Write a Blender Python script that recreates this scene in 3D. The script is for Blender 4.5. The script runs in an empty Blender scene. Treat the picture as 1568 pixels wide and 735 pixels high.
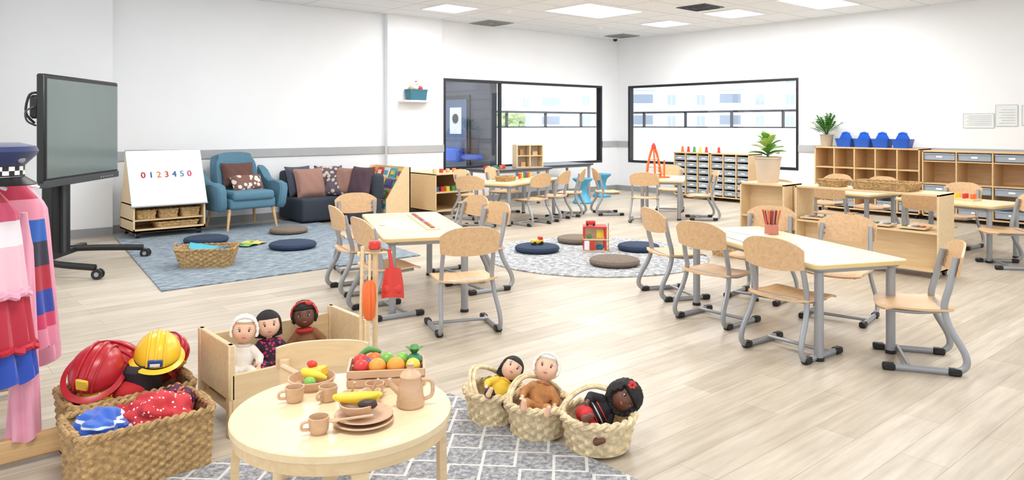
import bpy, bmesh, math, random
from mathutils import Vector, Matrix, noise, Euler
random.seed(7)
rad=math.radians
scene=bpy.context.scene
try:
    scene.view_settings.view_transform='Standard'; scene.view_settings.look='None'
    scene.view_settings.exposure=0.04
except Exception: pass
# ------------------------------------------------------------ materials
def lin(c):
    return tuple(((x/255)/12.92 if x/255<=0.04045 else ((x/255+0.055)/1.055)**2.4) for x in c)+(1.0,)
MC={}
def M(name,col,rough=.5,metal=0.0,var=0.0,vs=6.0,bump=0.0,bs=60.0,stretch=None,emit=0,sheen=0,trans=0):
    if name in MC: return MC[name]
    m=bpy.data.materials.new(name); m.use_nodes=True; n=m.node_tree.nodes; l=m.node_tree.links
    p=n['Principled BSDF']; p.inputs['Roughness'].default_value=rough; p.inputs['Metallic'].default_value=metal
    c=lin(col); p.inputs['Base Color'].default_value=c
    tc=n.new('ShaderNodeTexCoord'); mp=n.new('ShaderNodeMapping'); l.new(tc.outputs['Object'],mp.inputs['Vector'])
    if stretch: mp.inputs['Scale'].default_value=stretch
    v=var if var>0 else 0.02
    nz=n.new('ShaderNodeTexNoise'); nz.inputs['Scale'].default_value=vs; nz.inputs['Detail'].default_value=4
    l.new(mp.outputs['Vector'],nz.inputs['Vector'])
    mx=n.new('ShaderNodeMix'); mx.data_type='RGBA'
    mx.inputs['A'].default_value=tuple(min(1,x*(1+v)) for x in c[:3])+(1,); mx.inputs['B'].default_value=tuple(x*(1-v) for x in c[:3])+(1,)
    rp=n.new('ShaderNodeMapRange'); rp.inputs['From Min'].default_value=.35; rp.inputs['From Max'].default_value=.65
    l.new(nz.outputs['Fac'],rp.inputs['Value']); l.new(rp.outputs['Result'],mx.inputs['Factor']); l.new(mx.outputs['Result'],p.inputs['Base Color'])
    if bump:
        nb=n.new('ShaderNodeTexNoise'); nb.inputs['Scale'].default_value=bs; l.new(mp.outputs['Vector'],nb.inputs['Vector'])
        bp=n.new('ShaderNodeBump'); bp.inputs['Strength'].default_value=bump; bp.inputs['Distance'].default_value=.01
        l.new(nb.outputs['Fac'],bp.inputs['Height']); l.new(bp.outputs['Normal'],p.inputs['Normal'])
    if emit:
        p.inputs['Emission Color'].default_value=c; p.inputs['Emission Strength'].default_value=emit
    if sheen:
        p.inputs['Sheen Weight'].default_value=sheen
    MC[name]=m; return m
def wood(name,col,dark,rough=.4,axis=0,sc=1.0):
    if name in MC: return MC[name]
    m=bpy.data.materials.new(name); m.use_nodes=True; n=m.node_tree.nodes; l=m.node_tree.links
    p=n['Principled BSDF']; p.inputs['Roughness'].default_value=rough
    tc=n.new('ShaderNodeTexCoord'); mp=n.new('ShaderNodeMapping'); l.new(tc.outputs['Object'],mp.inputs['Vector'])
    s=[22*sc]*3; s[axis]=1.6*sc; mp.inputs['Scale'].default_value=s
    nz=n.new('ShaderNodeTexNoise'); nz.inputs['Scale'].default_value=2.2; nz.inputs['Detail'].default_value=6; nz.inputs['Distortion'].default_value=.6
    l.new(mp.outputs['Vector'],nz.inputs['Vector'])
    cr=n.new('ShaderNodeValToRGB'); cr.color_ramp.elements[0].position=.3; cr.color_ramp.elements[1].position=.7
    cr.color_ramp.elements[0].color=lin(dark); cr.color_ramp.elements[1].color=lin(col)
    l.new(nz.outputs['Fac'],cr.inputs['Fac']); l.new(cr.outputs['Color'],p.inputs['Base Color'])
    MC[name]=m; return m
def bands(name,stops,zmax,rough=.6,sheen=.3):
    m=bpy.data.materials.new(name); m.use_nodes=True; n=m.node_tree.nodes; l=m.node_tree.links
    p=n['Principled BSDF']; p.inputs['Roughness'].default_value=rough; p.inputs['Sheen Weight'].default_value=sheen
    tc=n.new('ShaderNodeTexCoord'); sp=n.new('ShaderNodeSeparateXYZ'); l.new(tc.outputs['Object'],sp.inputs['Vector'])
    d=n.new('ShaderNodeMath'); d.operation='DIVIDE'; d.inputs[1].default_value=zmax; l.new(sp.outputs['Z'],d.inputs[0])
    cr=n.new('ShaderNodeValToRGB'); cr.color_ramp.interpolation='CONSTANT'
    cr.color_ramp.elements[0].position=0; cr.color_ramp.elements[0].color=lin(stops[0][1])
    cr.color_ramp.elements[1].position=stops[1][0]/zmax; cr.color_ramp.elements[1].color=lin(stops[1][1])
    for z,c in stops[2:]:
        e=cr.color_ramp.elements.new(z/zmax); e.color=lin(c)
    l.new(d.outputs[0],cr.inputs['Fac']); l.new(cr.outputs['Color'],p.inputs['Base Color'])
    return m
def dots(name,base,spot,scale=30,th=.35,rough=.7):
    m=bpy.data.materials.new(name); m.use_nodes=True; n=m.node_tree.nodes; l=m.node_tree.links
    p=n['Principled BSDF']; p.inputs['Roughness'].default_value=rough
    tc=n.new('ShaderNodeTexCoord'); v=n.new('ShaderNodeTexVoronoi'); v.inputs['Scale'].default_value=scale
    l.new(tc.outputs['Object'],v.inputs['Vector'])
    cr=n.new('ShaderNodeValToRGB'); cr.color_ramp.interpolation='CONSTANT'
    cr.color_ramp.elements[0].color=lin(spot); cr.color_ramp.elements[1].position=th; cr.color_ramp.elements[1].color=lin(base)
    l.new(v.outputs['Distance'],cr.inputs['Fac']); l.new(cr.outputs['Color'],p.inputs['Base Color'])
    return m
maple=wood('maple_ply',(224,188,146),(206,166,122))
maple_t=wood('maple_tabletop',(238,216,178),(228,204,164),rough=.3)
birch=wood('birch_ply',(232,206,164),(220,190,146))
cubby=wood('cubby_wood',(224,190,142),(210,172,124))
pine=wood('pine_wood',(224,188,140),(200,158,108))
beech=wood('beech_toy',(214,180,148),(202,164,130),sc=2)
yedge=M('edge_band_yellow',(226,200,140),.4)
silver=M('silver_paint',(160,162,166),.35,.35)
black=M('black_plastic',(22,22,24),.45)
dgrey=M('dark_grey',(60,62,66),.5)
white=M('white_paint',(240,240,240),.5)
wallm=M('wall_paint',(236,238,241),.75,var=.01,vs=2)
railm=M('rail_grey',(172,174,177),.6)
skirt=M('skirting_grey',(150,152,154),.6)
framem=M('window_frame_black',(28,28,32),.4)
navy=M('navy_fabric',(42,58,84),.9,bump=.3,bs=300,var=.1,vs=40)
taupe=M('taupe_fabric',(122,108,96),.9,bump=.3,bs=300,var=.1,vs=40)
bluefab=M('blue_upholstery',(90,130,152),.9,bump=.3,bs=350,var=.12,vs=120)
wick=M('wicker',(184,150,102),.8,var=.3,vs=45,bump=.5,bs=200)
wick2=M('seagrass_pale',(228,208,168),.8,var=.2,vs=50,bump=.4,bs=200)
greytray=M('grey_tray',(160,170,180),.35)
# ------------------------------------------------------------ builder
class B:
    def __init__(s,name): s.name=name; s.bm=bmesh.new(); s.mats=[]; s.T=Matrix.Identity(4)
    def mi(s,m):
        if m not in s.mats: s.mats.append(m)
        return s.mats.index(m)
    def add(s,vs,fs,mat,T=None):
        k=s.mi(mat); X=s.T@T if T is not None else s.T
        bv=[s.bm.verts.new(X@Vector(v)) for v in vs]
        for f in fs:
            try:
                g=s.bm.faces.new([bv[i] for i in f]); g.material_index=k; g.smooth=True
            except ValueError: pass
    def loft(s,rings,mat,caps=(1,1),cyc=True,loop=False,T=None):
        n=len(rings[0]); vs=[p for r in rings for p in r]; fs=[]
        R=len(rings)
        for i in range(R if loop else R-1):
            a=i*n; b=((i+1)%R)*n
            for j in range(n if cyc else n-1):
                k=(j+1)%n; fs.append((a+j,a+k,b+k,b+j))
        if caps[0] and not loop: fs.append(tuple(range(n))[::-1])
        if caps[1] and not loop: fs.append(tuple((R-1)*n+i for i in range(n)))
        s.add(vs,fs,mat,T)
    def box(s,c,d,mat,rot=(0,0,0),bev=0.0,seg=1):
        T=Matrix.Translation(c)@Euler([rad(a) for a in rot]).to_matrix().to_4x4()
        t=bmesh.new(); bmesh.ops.create_cube(t,size=1.0)
        for v in t.verts: v.co=Vector((v.co.x*d[0],v.co.y*d[1],v.co.z*d[2]))
        if bev>0: bmesh.ops.bevel(t,geom=list(t.edges),offset=min(bev,min(d)*.49),segments=seg,profile=.5,affect='EDGES')
        t.verts.index_update()
        s.add([v.co.copy() for v in t.verts],[[v.index for v in f.verts] for f in t.faces],mat,T); t.free()
    def b2(s,x0,x1,y0,y1,z0,z1,mat,bev=0.0,seg=1):
        s.box(((x0+x1)/2,(y0+y1)/2,(z0+z1)/2),(abs(x1-x0),abs(y1-y0),abs(z1-z0)),mat,bev=bev,seg=seg)
    def tube(s,pts,r,mat,seg=10,sub=0,closed=False,flat=1.0,caps=(1,1)):
        P=[Vector(p) for p in pts]; n=len(P)
        R=list(r) if isinstance(r,(list,tuple)) else [r]*n
        if sub:
            Q=[];RR=[]
            rng=range(n if closed else n-1)
            for i in rng:
                g=(lambda k:P[k%n]) if closed else (lambda k:P[max(0,min(n-1,k))])
                a,b,c,d=g(i-1),g(i),g(i+1),g(i+2)
                for k in range(sub):
                    t=k/sub
                    Q.append(.5*((2*b)+(c-a)*t+(2*a-5*b+4*c-d)*t*t+(3*b-a-3*c+d)*t**3)); RR.append(R[i%n]*(1-t)+R[(i+1)%n]*t)
            if not closed: Q.append(P[-1]); RR.append(R[-1])
            P=Q;R=RR;n=len(P)
        rings=[];up=None
        for i in range(n):
            if closed: tg=(P[(i+1)%n]-P[i-1])
            else: tg=P[min(n-1,i+1)]-P[max(0,i-1)]
            if tg.length<1e-9: tg=Vector((0,0,1))
            tg.normalize()
            if up is None:
                up=Vector((0,0,1)) if abs(tg.z)<.9 else Vector((0,1,0))
            up=(up-tg*up.dot(tg))
            if up.length<1e-6: up=tg.orthogonal()
            up.normalize(); sd=tg.cross(up)
            rings.append([P[i]+(up*math.cos(2*math.pi*j/seg)+sd*math.sin(2*math.pi*j/seg)*flat)*R[i] for j in range(seg)])
        s.loft(rings,mat,caps=caps,loop=closed)
    def cyl(s,p0,p1,r,mat,r1=None,seg=16): s.tube([p0,p1],[r,r if r1 is None else r1],mat,seg=seg)
    def lathe(s,prof,mat,c=(0,0,0),seg=28,sx=1,sy=1,caps=(0,0),T=None,fn=None):
        rings=[]
        for r,z in prof:
            rg=[]
            for j in range(seg):
                a=2*math.pi*j/seg; v=Vector((r*math.cos(a)*sx,r*math.sin(a)*sy,z))
                if fn: v=fn(v,a)
                rg.append(v+Vector(c))
            rings.append(rg)
        s.loft(rings,mat,caps=caps,T=T)
    def ell(s,c,r,mat,rot=(0,0,0),seg=16,rg=10,fn=None):
        T=Matrix.Translation(c)@Euler([rad(a) for a in rot]).to_matrix().to_4x4()
        if not isinstance(r,(tuple,list)): r=(r,r,r)
        rings=[]
        for i in range(rg+1):
            ph=-math.pi/2+math.pi*i/rg; ph=max(-1.55,min(1.55,ph))
            row=[]
            for j in range(seg):
                a=2*math.pi*j/seg; n=Vector((math.cos(ph)*math.cos(a),math.cos(ph)*math.sin(a),math.sin(ph)))
                k=fn(n) if fn else 1.0
                if isinstance(k,Vector): n=k
                else: n=n*k
                row.append(Vector((n.x*r[0],n.y*r[1],n.z*r[2])))
            rings.append(row)
        s.loft(rings,mat,T=T)
    def sheet(s,fn,nu,nv,mat,th=.0,T=None):
        G=[[Vector(fn(i/nu,j/nv)) for i in range(nu+1)] for j in range(nv+1)]
        def idx(i,j): return j*(nu+1)+i
        vs=[G[j][i] for j in range(nv+1) for i in range(nu+1)]
        fs=[(idx(i,j),idx(i+1,j),idx(i+1,j+1),idx(i,j+1)) for j in range(nv) for i in range(nu)]
        if th:
            N=len(vs); w=[]
            for j in range(nv+1):
                for i in range(nu+1):
                    du=G[j][min(nu,i+1)]-G[j][max(0,i-1)]; dv=G[min(nv,j+1)][i]-G[max(0,j-1)][i]
                    nn=du.cross(dv)
                    nn=nn.normalized() if nn.length>1e-12 else Vector((0,0,1))
                    w.append(G[j][i]-nn*th)
            vs+=w; fs+=[tuple(N+k for k in f[::-1]) for f in fs]
            bd=[idx(i,0) for i in range(nu)]+[idx(nu,j) for j in range(nv)]+[idx(i,nv) for i in range(nu,0,-1)]+[idx(0,j) for j in range(nv,0,-1)]
            for a,b in zip(bd,bd[1:]+bd[:1]): fs.append((b,a,N+a,N+b))
        s.add(vs,fs,mat,T)
    def prism(s,o,z0,z1,mat,ch=.003,T=None):
        cx=sum(p[0] for p in o)/len(o); cy=sum(p[1] for p in o)/len(o)
        def ring(z,i):
            r=[]
            for x,y in o:
                dx,dy=x-cx,y-cy; L=math.hypot(dx,dy) or 1; k=(L-i)/L; r.append((cx+dx*k,cy+dy*k,z))
            return r
        s.loft([ring(z0,ch),ring(z0+ch,0),ring(z1-ch,0),ring(z1,ch)],mat,T=T)
    def pillow(s,c,w,h,t,mat,rot=(0,0,0)):
        T=Matrix.Translation(c)@Euler([rad(a) for a in rot]).to_matrix().to_4x4()
        for sg in (1,-1):
            def f(u,v):
                a,b=2*u-1,2*v-1
                k=max(0,(1-a**4)*(1-b**4))**.5
                e=1-.07*(1-a*a)*(b*b)-.0; g=1-.07*(1-b*b)*(a*a)
                return (a*w/2*g, b*h/2*e, sg*t/2*k*(1+.06*math.sin(9*a+5*b)))
            s.sheet(f,14,14,mat,T=T)
    def from_mesh(s,me,mat,T=None):
        s.add([v.co.copy() for v in me.vertices],[tuple(p.vertices) for p in me.polygons],mat,T)
    def fuse(s,parts,mat,vox=.004,it=3):
        t=B('tmp')
        for p in parts:
            if p[0]=='c':
                a,b=Vector(p[1]),Vector(p[2]); t.tube([a,b],[p[3],p[4]],white,seg=12)
                t.ell(a,p[3],white,seg=12,rg=8); t.ell(b,p[4],white,seg=12,rg=8)
            else: t.ell(p[1],p[2],white,seg=16,rg=10,rot=p[3] if len(p)>3 else (0,0,0))
        o=t.done(raw=True)
        md=o.modifiers.new('r','REMESH'); md.mode='VOXEL'; md.voxel_size=vox
        sm=o.modifiers.new('s','SMOOTH'); sm.iterations=it; sm.factor=.5
        dg=bpy.context.evaluated_depsgraph_get(); ev=o.evaluated_get(dg); me=ev.to_mesh()
        s.from_mesh(me,mat); ev.to_mesh_clear()
        d=o.data; bpy.data.objects.remove(o); bpy.data.meshes.remove(d)
    def text(s,body,size,mat,T,ext=.002):
        cu=bpy.data.curves.new('t','FONT'); cu.body=body; cu.size=size; cu.extrude=ext; cu.align_x='CENTER'; cu.align_y='CENTER'
        o=bpy.data.objects.new('t',cu); bpy.context.collection.objects.link(o)
        dg=bpy.context.evaluated_depsgraph_get(); ev=o.evaluated_get(dg); me=ev.to_mesh()
        s.from_mesh(me,mat,T); ev.to_mesh_clear(); bpy.data.objects.remove(o); bpy.data.curves.remove(cu)
    def mesh(s):
        bmesh.ops.recalc_face_normals(s.bm,faces=list(s.bm.faces))
        me=bpy.data.meshes.new(s.name); s.bm.to_mesh(me); s.bm.free()
        for m in s.mats: me.materials.append(m)
        try: me.set_sharp_from_angle(angle=rad(40))
        except Exception: pass
        return me
    def done(s,loc=(0,0,0),rz=0,raw=False,rot=None,sc=1):
        me=s.mesh(); o=place(me,s.name,loc,rz,rot); o.scale=(sc,sc,sc); return o
def place(me,name,loc,rz=0,rot=None):
    o=bpy.data.objects.new(name,me); bpy.context.collection.objects.link(o)
    o.location=loc; o.rotation_euler=[rad(a) for a in rot] if rot else (0,0,rad(rz)); return o
def rr(w,d,r,n=6,cx=0,cy=0):
    pts=[]
    for sx,sy,a0 in ((1,1,0),(-1,1,90),(-1,-1,180),(1,-1,270)):
        for i in range(n+1):
            a=rad(a0+90*i/n); pts.append((cx+sx*(w/2-r)+r*math.cos(a),cy+sy*(d/2-r)+r*math.sin(a)))
    return pts
def circ(r,n=48,cx=0,cy=0): return [(cx+r*math.cos(2*math.pi*i/n),cy+r*math.sin(2*math.pi*i/n)) for i in range(n)]
# ------------------------------------------------------------ ROOM
XR,YL,HC=11.75,10.2,3.09
RX0,RY0=-2.5,-2.5
def floor_mat():
    m=bpy.data.materials.new('vinyl_plank_floor'); m.use_nodes=True; n=m.node_tree.nodes; l=m.node_tree.links; p=n['Principled BSDF']
    tc=n.new('ShaderNodeTexCoord'); br=n.new('ShaderNodeTexBrick'); l.new(tc.outputs['Object'],br.inputs['Vector'])
    br.inputs['Scale'].default_value=1; br.inputs['Brick Width'].default_value=1.22; br.inputs['Row Height'].default_value=.18
    br.inputs['Mortar Size'].default_value=.0015; br.inputs['Mortar Smooth'].default_value=.3; br.offset=.37
    br.inputs['Color1'].default_value=lin((205,194,178)); br.inputs['Color2'].default_value=lin((184,172,154)); br.inputs['Mortar'].default_value=lin((154,142,124))
    mp=n.new('ShaderNodeMapping'); mp.inputs['Scale'].default_value=(1.1,14,1); l.new(tc.outputs['Object'],mp.inputs['Vector'])
    nz=n.new('ShaderNodeTexNoise'); nz.inputs['Scale'].default_value=1.6; nz.inputs['Detail'].default_value=8; nz.inputs['Roughness'].default_value=.65; l.new(mp.outputs['Vector'],nz.inputs['Vector'])
    cr=n.new('ShaderNodeValToRGB'); cr.color_ramp.elements[0].position=.32; cr.color_ramp.elements[0].color=(.78,.76,.73,1); cr.color_ramp.elements[1].position=.64; cr.color_ramp.elements[1].color=(1.08,1.08,1.08,1)
    l.new(nz.outputs['Fac'],cr.inputs['Fac'])
    mx=n.new('ShaderNodeMix'); mx.data_type='RGBA'; mx.blend_type='MULTIPLY'; mx.inputs['Factor'].default_value=1
    l.new(br.outputs['Color'],mx.inputs['A']); l.new(cr.outputs['Color'],mx.inputs['B']); l.new(mx.outputs['Result'],p.inputs['Base Color'])
    p.inputs['Roughness'].default_value=.36
    return m
b=B('floor'); b.b2(RX0,XR+.2,RY0,YL+.2,-.1,0,floor_mat()); b.done()
def ceil_mat():
    m=bpy.data.materials.new('ceiling_tiles'); m.use_nodes=True; n=m.node_tree.nodes; l=m.node_tree.links; p=n['Principled BSDF']
    tc=n.new('ShaderNodeTexCoord'); br=n.new('ShaderNodeTexBrick'); l.new(tc.outputs['Object'],br.inputs['Vector'])
    br.offset=0; br.inputs['Scale'].default_value=1; br.inputs['Brick Width'].default_value=1.2; br.inputs['Row Height'].default_value=.6
    br.inputs['Mortar Size'].default_value=.012; br.inputs['Color1'].default_value=lin((236,239,242)); br.inputs['Color2'].default_value=lin((232,235,238)); br.inputs['Mortar'].default_value=lin((204,207,210))
    nz=n.new('ShaderNodeTexNoise'); nz.inputs['Scale'].default_value=60; l.new(tc.outputs['Object'],nz.inputs['Vector'])
    cr=n.new('ShaderNodeValToRGB'); cr.color_ramp.elements[0].position=.3; cr.color_ramp.elements[0].color=(.9,.9,.9,1); cr.color_ramp.elements[1].position=.6
    l.new(nz.outputs['Fac'],cr.inputs['Fac'])
    mx=n.new('ShaderNodeMix'); mx.data_type='RGBA'; mx.blend_type='MULTIPLY'; mx.inputs['Factor'].default_value=1
    l.new(br.outputs['Color'],mx.inputs['A']); l.new(cr.outputs['Color'],mx.inputs['B']); l.new(mx.outputs['Result'],p.inputs['Base Color']); p.inputs['Roughness'].default_value=.9
    return m
b=B('ceiling'); b.b2(RX0,XR+.2,RY0,YL+.2,HC,HC+.15,ceil_mat()); b.done()
WL=(7.34,11.29,.58,2.13); WRr=(6.23,9.9,.58,2.13)
b=B('wall_left')
t=.16
b.b2(RX0,WL[0],YL,YL+t,0,HC,wallm); b.b2(WL[1],XR+t,YL,YL+t,0,HC,wallm)
b.b2(WL[0],WL[1],YL,YL+t,0,WL[2],wallm); b.b2(WL[0],WL[1],YL,YL+t,WL[3],HC,wallm)
b.b2(6.19,7.24,YL-.1,YL,0,HC,wallm)
b.b2(RX0,2.28,YL-.14,YL,0,HC,wallm)
b.b2(RX0,.95,YL-.4,YL-.14,0,HC,wallm)
b.done()
b=B('wall_right')
b.b2(XR,XR+t,RY0,WRr[0],0,HC,wallm); b.b2(XR,XR+t,WRr[1],YL,0,HC,wallm)
b.b2(XR,XR+t,WRr[0],WRr[1],0,WRr[2],wallm); b.b2(XR,XR+t,WRr[0],WRr[1],WRr[3],HC,wallm)
b.done()
b=B('trim_rail')
b.b2(2.28,6.19,YL-.02,YL,.89,1.01,railm,.004); b.b2(6.19,7.24,YL-.12,YL-.1,.89,1.01,railm,.004); b.b2(7.24,WL[0],YL-.02,YL,.89,1.01,railm)
b.b2(WL[1],XR,YL-.02,YL,.89,1.01,railm); b.b2(XR-.02,XR,WRr[1],YL-.02,.89,1.01,railm); b.b2(XR-.02,XR,RY0,WRr[0],.89,1.01,railm,.004)
b.done()
b=B('baseboard_left'); b.b2(2.28,6.19,YL-.015,YL,0,.1,skirt); b.b2(6.19,7.24,YL-.115,YL-.1,0,.1,skirt); b.b2(7.24,XR,YL-.015,YL,0,.1,skirt); b.b2(.95,2.28,YL-.155,YL-.14,0,.1,skirt); b.done()
b=B('baseboard_right'); b.b2(XR-.015,XR,RY0,YL-.015,0,.1,skirt); b.done()
gm=bpy.data.materials.new('window_glass'); gm.use_nodes=True; n=gm.node_tree.nodes; l=gm.node_tree.links; n.clear()
o_=n.new('ShaderNodeOutputMaterial'); mx=n.new('ShaderNodeMixShader'); tr=n.new('ShaderNodeBsdfTransparent'); gl=n.new('ShaderNodeBsdfGlossy'); gl.inputs['Roughness'].default_value=.02
tr.inputs['Color'].default_value=(.98,.99,1,1); mx.inputs['Fac'].default_value=.06; l.new(tr.outputs[0],mx.inputs[1]); l.new(gl.outputs[0],mx.inputs[2]); l.new(mx.outputs[0],o_.inputs['Surface'])
def window(name,a0,a1,z0,z1,along,pos,mull):
    b=B(name); f=.045
    def q(a,b_,za,zb,p0,p1,m):
        if along=='x': b.b2(a,b_,p0,p1,za,zb,m)
        else: b.b2(p0,p1,a,b_,za,zb,m)
    p0,p1=pos-.005,pos+.11
    q(a0,a1,z0,z0+f,p0,p1,framem); q(a0,a1,z1-f,z1,p0,p1,framem); q(a0,a0+f,z0+f,z1-f,p0,p1,framem); q(a1-f,a1,z0+f,z1-f,p0,p1,framem)
    for m in mull: q(m-.02,m+.02,z0+f,z1-f,p0+.03,p1-.02,framem)
    q(a0+f,a1-f,z0+f,z1-f,pos+.05,pos+.056,gm)
    return b.done()
window('window_1',WL[0],WL[1],WL[2],WL[3],'x',YL,[8.62])
window('window_2',WRr[0],WRr[1],WRr[2],WRr[3],'y',XR,[])
extdark=M('exterior_cladding_dark',(70,74,86),.6); conc=M('patio_concrete',(226,224,220),.8,var=.05,vs=3)
b=B('patio_ground'); b.b2(XR+.17,60,-20,60,-.25,-.12,conc); b.b2(-5,XR+.17,YL+.17,60,-.25,-.12,conc); b.done()
b=B('exterior_wing_wall'); b.b2(8.5,8.66,YL+.18,YL+9,-.12,3.4,extdark)
b.b2(8.47,8.5,YL+.75,YL+1.75,-.12,1.9,framem); b.b2(8.455,8.47,YL+.82,YL+1.68,0,1.82,M('ext_door_glass',(70,88,116),.15))
for i in range(18): b.b2(8.49,8.5,YL+.2,YL+9,.0+i*.18,.006+i*.18,dgrey)
b.box((8.45,YL+1.15,1.42),(.01,.36,.5),M('poster_grey',(196,202,212),.5))
b.tube([(8.448,YL+1.15,1.46),(8.435,YL+1.15,1.46)],.09,black,seg=24)
b.b2(8.3,8.46,YL+.9,YL+1.5,.65,.9,M('play_blue',(40,90,190),.4),.03)
b.b2(8.3,8.46,YL+.3,YL+.8,.7,.8,M('play_blue',(40,90,190),.4),.03)
b.done()
fencew=M('frosted_fence_panel',(250,251,252),.5,emit=.35)  # emission added so the panels look daylight-bright; they are no lamp
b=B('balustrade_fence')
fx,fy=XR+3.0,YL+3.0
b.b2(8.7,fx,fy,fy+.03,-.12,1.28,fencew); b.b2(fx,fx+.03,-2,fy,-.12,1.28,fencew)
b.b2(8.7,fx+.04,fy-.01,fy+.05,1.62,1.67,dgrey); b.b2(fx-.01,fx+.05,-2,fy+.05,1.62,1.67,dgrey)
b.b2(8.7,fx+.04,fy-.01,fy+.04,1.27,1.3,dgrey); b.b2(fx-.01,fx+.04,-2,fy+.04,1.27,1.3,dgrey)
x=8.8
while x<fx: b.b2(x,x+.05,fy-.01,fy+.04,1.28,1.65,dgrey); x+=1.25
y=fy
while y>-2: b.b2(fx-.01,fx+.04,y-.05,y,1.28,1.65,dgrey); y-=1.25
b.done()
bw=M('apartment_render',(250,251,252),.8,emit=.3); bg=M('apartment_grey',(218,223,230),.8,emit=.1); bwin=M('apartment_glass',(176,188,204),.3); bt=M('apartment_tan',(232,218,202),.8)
def apartment(cx,cy,rz,w,st,seed):
    random.seed(seed); b=B('apartment_building'); z0=-6; H=st*3.1
    b.b2(-w/2,w/2,0,14,z0,z0+H,bw)
    nb=int(w/4.2)
    for s_ in range(st):
        for i in range(nb):
            x=-w/2+2.1+i*4.2; z=z0+s_*3.1
            if (i+seed)%3==0:
                b.b2(x-1.9,x+1.9,-1.5,0,z,z+.22,bg); b.b2(x-1.9,x+1.9,-1.5,-1.44,z+.22,z+1.15,bg if s_%2 else bt)
                b.b2(x-1.5,x+1.5,-.05,.0,z+.25,z+2.5,bwin)
            else:
                b.b2(x-.6,x+.6,-.06,.0,z+.9,z+2.4,bwin); b.b2(x-.02,x+.02,-.1,-.05,z+.9,z+2.4,bw)
        if s_%2==0: b.b2(-w/2,w/2,-.15,0,z0+s_*3.1-.15,z0+s_*3.1+.1,bg)
    b.b2(-w/2-.3,w/2+.3,-.4,14.3,z0+H,z0+H+.5,bg)
    b.done((cx,cy,0),rz)
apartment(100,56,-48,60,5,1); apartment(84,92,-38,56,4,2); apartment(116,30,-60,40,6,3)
leafm=M('foliage',(178,196,142),.8,var=.25,vs=3)
b=B('tree'); b.tube([(0,0,-3),(0.1,0,0),(0,.05,1.0)],[.14,.1,.05],M('bark',(130,115,100),.9),sub=3)
for i in range(26):
    a=random.random()*6.28; r=random.random()*.75; b.ell((r*math.cos(a),r*math.sin(a),1.05+random.random()*.75-r*.25),(.26,.26,.2),leafm,fn=lambda n:1+.5*noise.noise(n*4+Vector((i,0,0))),seg=14)
b.done((19.5,22.9,0))
# ------------------------------------------------------------ CEILING FIXTURES
lp=M('light_panel_diffuser',(255,255,255),.5,emit=3.0)
def panel(x,y,w,d,pw):
    b=B('ceiling_light_panel'); b.b2(-w/2,w/2,-d/2,d/2,-.012,0,lp)
    for s_ in (-1,1):
        b.b2(-w/2-.02,w/2+.02,s_*d/2-.02*(s_<0),s_*d/2+.02*(s_>0),-.016,0,white); b.b2(s_*w/2-.02*(s_<0),s_*w/2+.02*(s_>0),-d/2,d/2,-.016,0,white)
    b.done((x,y,HC))
    la=bpy.data.lights.new('panel_light','AREA'); la.shape='RECTANGLE'; la.size=w*.98; la.size_y=d*.98; la.energy=pw; la.color=(1,.995,.985)
    o=bpy.data.objects.new('panel_light',la); bpy.context.collection.objects.link(o); o.location=(x,y,HC-.02)
for x,y,w,d in ((8.4,7.75,1.2,.9),(10.25,6.5,.75,.6),(10.4,7.93,.6,.6),(10.2,5.1,1.2,.6),(6.6,9.0,.6,.6),(6.0,6.0,1.2,.6),(7.8,3.0,1.2,.6),(4.0,7.6,1.2,.6),(3.6,4.0,1.2,.6),(5.2,1.2,1.2,.6),(1.2,6.2,1.2,.6),(.8,1.8,1.2,.6)):  # out-of-frame panels in this list are added as extra light sources
    panel(x,y,w,d,42*(w*d/.72))
vg=M('vent_grey',(150,154,150),.6)
def vent(x,y,w,m):
    b=B('ceiling_vent'); b.b2(-w/2,w/2,-w/2,w/2,-.012,0,m,.003)
    for i in range(3):
        k=w/2-.05-i*.07
        for s_ in (-1,1):
            b.b2(-k,k,s_*k-.008,s_*k+.008,-.022,-.01,m); b.b2(s_*k-.008,s_*k+.008,-k,k,-.022,-.01,m)
    b.done((x,y,HC))
vent(8.1,9.85,.55,vg); vent(9.35,6.5,.5,dgrey); vent(11.2,9.6,.5,vg)
for x,y in ((9.9,9.0),(11.3,7.0),(7.4,8.6)):
    b=B('smoke_detector'); b.lathe([(.001,-.04),(.03,-.04),(.05,-.02),(.055,0)],white,caps=(1,0)); b.done((x,y,HC))
b=B('security_camera'); b.cyl((0,0,0),(0,0,-.03),.05,white); b.ell((0,0,-.04),(.045,.045,.04),black); b.done((11.35,9.9,HC))
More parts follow.
